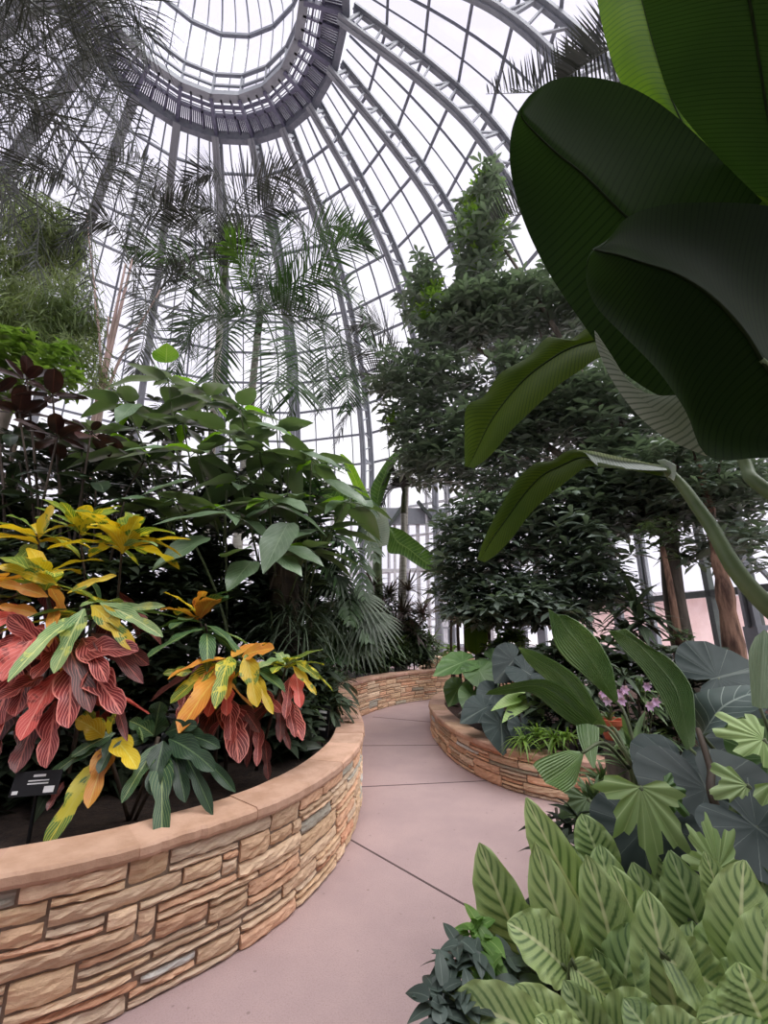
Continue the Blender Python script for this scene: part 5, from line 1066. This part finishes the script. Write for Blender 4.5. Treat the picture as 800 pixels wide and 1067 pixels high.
calathea('calathea with bright striped leaves at the right edge of the front clump', A(1.1, 1.45, .1), [
    (773, 896, 778, 1012, 1.48, 1.45, .19, 'cal'), (735, 888, 752, 952, 1.6, 1.58, .11, 'cal'), (803, 940, 800, 1050, 1.4, 1.38, .17, 'cal'), (768, 1004, 800, 1075, 1.34, 1.3, .18, 'cal'), (762, 1038, 702, 1004, 1.4, 1.44, .17, 'cal'), (725, 1066, 800, 1056, 1.34, 1.32, .11, 'cal'), (745, 950, 765, 1040, 1.55, 1.5, .18, 'cal_dark'), (790, 900, 805, 980, 1.7, 1.65, .17, 'cal_dark'), (720, 960, 735, 1050, 1.6, 1.55, .18, 'cal_dark'), (790, 1000, 770, 1080, 1.4, 1.4, .18, 'cal_dark')])
calathea('calathea with the lowest striped leaves along the bottom edge by the slate groundcover', A(.5, 1.35, .1), [
    (468, 1038, 560, 1080, 1.4, 1.34, .14, 'cal'), (537, 1026, 596, 1100, 1.4, 1.34, .14, 'cal'), (587, 1022, 630, 1095, 1.42, 1.36, .135, 'cal_dark'), (560, 1060, 600, 1110, 1.3, 1.28, .135, 'cal'), (650, 1040, 690, 1100, 1.36, 1.3, .135, 'cal_dark'), (740, 1075, 690, 1100, 1.25, 1.25, .135, 'cal')])
# slate groundcover by the path
gcb = A(.24, 1.5, .08)
gc = thing('groundcover_plant', 'small slate-leaved groundcover spilling onto the path at the bottom', 'groundcover', gcb)
mb = MB(); m2 = MB(); st = MB()
for (u, v, y, m_) in [(478, 985, 1.55, mb), (495, 975, 1.62, m2), (470, 1010, 1.5, mb), (500, 1000, 1.5, mb), (462, 1035, 1.42, mb), (485, 1025, 1.45, mb), (512, 990, 1.58, m2), (520, 1015, 1.5, m2), (500, 965, 1.66, m2), (475, 1055, 1.38, mb), (450, 1050, 1.38, mb), (510, 1040, 1.42, mb), (530, 1000, 1.55, mb), (540, 1020, 1.5, mb), (490, 1050, 1.38, mb), (505, 1015, 1.46, m2), (480, 1000, 1.6, mb), (460, 1065, 1.34, mb), (550, 1005, 1.58, mb)]:
    c = D(u, v, y); n = 9; az = U(0, 6.28, n); e = U(-.4, .8, n)
    leaves(m_, c+rng.normal(0, .012, (n, 3)), np.c_[np.cos(az)*np.cos(e), np.sin(az)*np.cos(e), np.sin(e)], A(0, 0, 1)+rng.normal(0, .2, (n, 3)), U(.05, .1, n), .042, 'ovate', 7, 3, .25, .2, tint=U(.75, 1.2, n))
    st.tube(spl([A(c[0]+U(-.03, .05), c[1]+.03, .03), c], 5), .004, 5)
mb.build('foliage', M['cover'], gc); m2.build('light_foliage', M['cover_light'], gc); st.build('stem', M['stem_dark'], gc)
def rock(name, label, c, r):
    th = np.linspace(0, 2*PI, 14, endpoint=False); f = np.linspace(-PI/2+.02, PI/2-.02, 9)
    P = np.stack([np.cos(f)[:, None]*np.cos(th)*r[0], np.cos(f)[:, None]*np.sin(th)*r[1], np.sin(f)[:, None]*np.ones(14)*r[2]], -1)*(1+rng.normal(0, .06, (9, 14, 1)))
    return tag(MB().grid(P+A(*c), closed=True).build(name, M['rock'], None, smooth=False), label, 'rock')
rock('rock', 'small white stone between the calathea stems and the slate groundcover', D(562, 1000, 1.56), (.045, .035, .03))
c = gp(487, 746, .33); rock('rock', 'flat pale stone on the mulch just inside the right planter wall', c+A(0, 0, .02), (.13, .1, .05))
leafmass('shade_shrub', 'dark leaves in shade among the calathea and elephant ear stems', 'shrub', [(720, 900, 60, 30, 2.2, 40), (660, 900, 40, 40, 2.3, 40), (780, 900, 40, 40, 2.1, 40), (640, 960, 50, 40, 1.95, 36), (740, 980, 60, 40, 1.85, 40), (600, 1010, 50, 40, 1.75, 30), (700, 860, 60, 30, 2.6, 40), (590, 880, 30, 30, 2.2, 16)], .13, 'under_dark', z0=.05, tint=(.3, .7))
# planting behind the right wall
tb_ = D(500, 710, 6.2); tb_[2] = .3
ta = thing('taro', 'green arrow-leaved taro at the left end of the right bed', 'taro', tb_)
for (u, v, y, L, W, tip, nh, mt) in [(482, 690, 6.2, .75, .5, (-.8, -.5, -.1), (0, -.45, .9), 'ear_green'), (500, 700, 6.0, .6, .5, (.2, -.7, -.4), (0, -.6, .8), 'ear_green'), (478, 716, 6.3, .5, .4, (-.5, -.6, -.4), (-.2, -.6, .8), 'ear_green'), (515, 690, 6.4, .6, .5, (.5, -.5, -.1), (0, -.7, .7), 'ear_green'), (492, 725, 5.9, .45, .36, (-.3, -.6, -.6), (0, -.7, .6), 'ear_green')]: heart(ta, u, v, y, L, W, tip, nh, mt, tb_)
tb2 = D(545, 730, 5.4); tb2[2] = .3
ta2 = thing('taro', 'dark slate-leaved taro in the middle of the right bed', 'taro', tb2)
for (u, v, y, L, W, tip, nh, mt) in [(535, 688, 5.6, .6, .5, (-.2, -.6, .2), (0, -.8, .6), 'ear'), (548, 700, 5.4, .6, .5, (.5, -.5, -.2), (0, -.7, .7), 'ear'), (505, 738, 5.3, .55, .42, (-.8, -.5, -.15), (0, -.5, .85), 'ear'), (522, 755, 4.9, .42, .4, (-.1, -.5, -.8), (-.1, -.85, .4), 'ear'), (545, 758, 4.85, .4, .34, (.2, -.4, -.8), (.1, -.85, .4), 'ear'), (515, 722, 5.5, .5, .4, (-.5, -.6, -.2), (0, -.6, .8), 'ear'), (570, 705, 5.3, .5, .4, (.6, -.4, -.1), (.1, -.7, .7), 'ear')]: heart(ta2, u, v, y, L, W, tip, nh, mt, tb2)
vb = D(540, 740, 5.3); vb[2] = .3
vp = thing('white_margined_plant', 'pale green pointed leaves beside the slate taro over the right wall', 'plant', vb); st = MB()
for (u, v, tu, tv, W) in ((552, 726, 524, 752, .19), (548, 724, 512, 740, .16), (550, 720, 526, 722, .14), (556, 728, 566, 750, .14)):
    p, q = D(u, v, 5.15), D(tu, tv, 4.85); mb = MB(); leaves(mb, p[None], q-p+A(0, 0, .05), A(0, -.5, .8), np.linalg.norm(q-p), W, 'ovate', 9, 5, .1, .15); mb.build('leaf', M['lobed'], vp); st.tube(spl([vb, (vb+p)/2+A(0, 0, .1), p], 8), .008, 5)
st.build('stem', M['stem'], vp)
ub = D(497, 720, 7.2); ub[2] = .3
ubn = thing('banana_plant', 'single upright dark banana leaf standing at the path end of the right bed', 'banana plant', ub)
mb = MB(); loft(mb, [((494, 682), (497, 683), (500, 682)), ((485, 676), (496, 676), (507, 675)), ((484, 660), (496, 660), (508, 660)), ((486, 645), (497, 645), (507, 646)), ((491, 637), (497, 636), (503, 638))], ysl(5, 7.2, 7.1, -.05, .08), .05, 20, 9); mb.build('leaf', M['banana'], ubn)
MB().tube(spl([ub, D(498, 690, 7.2), D(497, 681, 7.2)], 8), .03, 7).build('petiole', M['petiole'], ubn)
leafmass('lime_leaf_plant', 'bright yellow-green leafy plant behind the taro in front of the panes', 'plant', [(530, 662, 10, 9, 7.6, 26), (520, 672, 8, 8, 7.5, 14), (470, 680, 8, 6, 8.6, 12), (540, 668, 7, 6, 7.5, 10)], .2, 'lime', z0=.3)
strapclump('spider_plant', 'arching thin-leaved tuft just behind the coping of the right wall', 'grass plant', [(560, 768, 4.7, 1), (578, 772, 4.6, 1), (545, 772, 4.7, .9), (590, 770, 4.6, 1)], .32, .022, 'lime', 34, (.1, 1.3), .7, z0=.29)
strapclump('bromeliad', 'sword-leaved bromeliad directly right of the terracotta pot', 'bromeliad', [(660, 790, 3.3, 1.0), (664, 805, 3.1, .9)], .42, .05, 'under', 26, (.4, 1.35), .3, tint=(.9, 1.5), z0=.25)
strapclump('bromeliad', 'sword-leaved bromeliad below and left of the terracotta pot', 'bromeliad', [(628, 815, 3.1, .6), (618, 835, 2.9, .6)], .36, .05, 'under', 24, (.3, 1.35), .3, tint=(.9, 1.5), z0=.2)
strapclump('orchid_clump', 'dark strap-leaved orchids between pleated leaves and elephant ears', 'orchid', [(675, 735, 3.9, 1), (690, 750, 3.7, 1), (680, 770, 3.5, 1), (665, 720, 4.1, 1), (700, 730, 3.9, 1), (665, 755, 3.6, .9)], .36, .06, 'under', 20, (-.3, 1.1), .5, pk='lance', tint=(.6, 1.3), z0=.3)
strapclump('orchid_clump', 'dark strap-leaved orchids behind the terracotta pot', 'orchid', [(620, 715, 4.4, 1), (610, 735, 4.3, 1), (635, 715, 4.4, 1), (595, 740, 4.4, 1), (650, 705, 4.6, 1), (600, 715, 4.8, 1)], .4, .06, 'under_dark', 20, (-.3, 1.1), .5, pk='lance', tint=(.6, 1.4), z0=.3)
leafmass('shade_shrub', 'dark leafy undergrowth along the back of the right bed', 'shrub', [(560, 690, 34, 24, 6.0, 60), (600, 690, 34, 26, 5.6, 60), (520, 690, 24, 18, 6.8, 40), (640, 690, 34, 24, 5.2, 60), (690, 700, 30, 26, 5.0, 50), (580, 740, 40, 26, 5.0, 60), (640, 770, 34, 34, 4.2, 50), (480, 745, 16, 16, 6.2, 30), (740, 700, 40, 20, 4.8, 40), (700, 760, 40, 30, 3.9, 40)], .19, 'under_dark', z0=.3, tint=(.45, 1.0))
strapclump('dracaena', 'dark broad strap-leaved dracaena rosette in front of the dark grey trunk', 'dracaena', [(662, 632, 5.9, 1), (655, 660, 5.9, .9), (668, 650, 5.7, .9)], .62, .085, 'under_dark', 34, (-.35, 1.1), .45, z0=.3, pk='lance')
strapclump('dracaena', 'slim-caned dracaena with mop heads left of the dense tree, before the panes', 'dracaena', [(476, 610, 8.2, 1), (484, 632, 8.0, .9), (492, 600, 8.0, .8), (508, 622, 7.9, .9), (470, 640, 8.4, .8)], .5, .04, 'under', 44, (-.6, 1.2), .4, z0=.3, stemr=.03)
for i, (u, y) in enumerate(((514, 7.7), (521, 7.8), (527, 7.5))): pass
# orchid in its pot on a stump
pc = D(637, 760, 3.4)
sp_ = thing('stump', 'weathered stump half hidden by leaves under the terracotta pot', 'stump', (pc[0], pc[1], .27))
MB().tube([(pc[0], pc[1], .25), (pc[0]+.01, pc[1], pc[2]-.3), (pc[0], pc[1], pc[2]-.068)], [.09, .075, .07], 12).build('log', M['bark'], sp_)
pt = thing('flower_pot', 'small terracotta pot with rolled rim standing among the orchids', 'pot', (pc[0], pc[1], pc[2]-.066))
z0 = pc[2]-.065
prf = [(.0, z0), (.05, z0), (.072, z0+.10), (.085, z0+.10), (.088, z0+.135), (.076, z0+.135), (.072, z0+.115), (.0, z0+.113)]
th = np.arange(20)*2*PI/20
MB().grid([[(pc[0]+max(r, 1e-4)*math.cos(a), pc[1]+max(r, 1e-4)*math.sin(a), z) for a in th] for r, z in prf], closed=True).build('pot', M['terracotta'], pt, smooth=False)
of = thing('potted_orchid', 'orchid with pinkish flower and arching leaves growing in the terracotta pot', 'orchid', (pc[0], pc[1], z0+.11))
mb = MB(); n = 12; az = U(0, 6.28, n); e = U(.6, 1.35, n)
leaves(mb, np.repeat(A(pc[0], pc[1], z0+.112)[None], n, 0), np.c_[np.cos(az)*np.cos(e), np.sin(az)*np.cos(e), np.sin(e)], A(0, 0, 1), U(.14, .24, n), .026, 'strap', 8, 3, .6, .2); mb.build('foliage', M['under'], of)
petal = leafmat('pink_petal', S(222, 190, 222), S(200, 160, 206), trans=.3, nscale=10)
def flowers(parent, spots, size, stembase):
    for (u, v, y) in spots:
        mb = MB(); st = MB(); c = D(u, v, y); k = 6; a = np.arange(k)*2*PI/k
        leaves(mb, np.repeat(c[None], k, 0), np.c_[np.cos(a), np.full(k, -.4), np.sin(a)], A(0, -1, .1), size, size*.75, 'ovate', 5, 3, .1, .1, tint=U(.9, 1.2, k))
        st.tube(spl([stembase, (A(*stembase)+c)/2+A(.02, 0, .03), c+A(0, .01, 0)], 8), .004, 5)
        f_ = mb.build('flower', petal, parent); st.build('stem', M['stem'], f_)
flowers(of, [(628, 722, 3.4), (632, 730, 3.38)], .04, A(pc[0], pc[1], z0+.112))
fo = thing('flowering_orchid', 'pale pink orchid blooms just right of and behind the pot', 'orchid', (*D(646, 760, 3.9)[:2], .28))
flowers(fo, [(645, 722, 3.8), (650, 718, 3.8), (647, 730, 3.8), (676, 735, 3.7), (682, 731, 3.7), (673, 715, 3.9)], .045, A(*D(655, 760, 3.9)[:2], .28))

GROUPS = {'croton_bush': 'croton bushes along the left wall', 'king_palm': 'king palms under the dome', 'calathea': 'striped calatheas in the front bed', 'shade_shrub': 'dark shrubs filling the shade', 'planter_wall': 'stacked stone planter walls', 'plant_label': 'black plant labels', 'broad_leaved_shrub': 'broad-leaved shrubs of the left bed', 'rubber_plant': 'rubber plants at the left edge', 'dracaena': 'dracaenas in the beds', 'bromeliad': 'bromeliads by the pot', 'orchid_clump': 'orchid clumps', 'banana_plant': 'banana plants', 'taro': 'taros of the right bed', 'lobed_leaf_plant': 'light lobed-leaf plants', 'rock': 'pale stones'}
for o in bpy.data.objects:
    st_ = o.name.split('.')[0]
    if o.parent is None and st_ in GROUPS: o['group'] = GROUPS[st_]

# ------------------------------------------------------------------ daylight
w = bpy.data.worlds.new('overcast_sky'); SC.world = w; w.use_nodes = True
nt = w.node_tree; nt.nodes.clear()
N_ = lambda t: nt.nodes.new(t)
tc = N_('ShaderNodeTexCoord'); nz = N_('ShaderNodeTexNoise'); nz.inputs['Scale'].default_value = 1.6; nz.inputs['Detail'].default_value = 4
nt.links.new(tc.outputs['Generated'], nz.inputs['Vector'])
rp = N_('ShaderNodeValToRGB'); nt.links.new(nz.outputs[0], rp.inputs[0])
rp.color_ramp.elements[0].position = .35; rp.color_ramp.elements[0].color = (.86, .83, .97, 1)
rp.color_ramp.elements[1].position = .65; rp.color_ramp.elements[1].color = (.97, .96, 1.0, 1)
bg = N_('ShaderNodeBackground'); bg.inputs[1].default_value = SKY = 1.0; nt.links.new(rp.outputs[0], bg.inputs[0])
ou = N_('ShaderNodeOutputWorld'); nt.links.new(bg.outputs[0], ou.inputs[0])
sl = bpy.data.lights.new('veiled_sun', 'SUN'); sl.energy = 6.6; sl.angle = math.radians(75); sl.color = (1, .985, .96)
so = bpy.data.objects.new('veiled_sun', sl); COL.objects.link(so); so.rotation_euler = (math.radians(16), math.radians(22), 0)
so.location = (0, 0, 30)
vs = SC.view_settings; vs.view_transform = 'Standard'; vs.look = 'None'; vs.gamma = 1; vs.exposure = 0.30; vs.use_curve_mapping = False
SC.display_settings.display_device = 'sRGB'
cy = SC.cycles
cy.max_bounces = 9; cy.diffuse_bounces = 6; cy.glossy_bounces = 2; cy.transmission_bounces = 2; cy.transparent_max_bounces = 12
cy.use_denoising = True; cy.caustics_reflective = False; cy.caustics_refractive = False
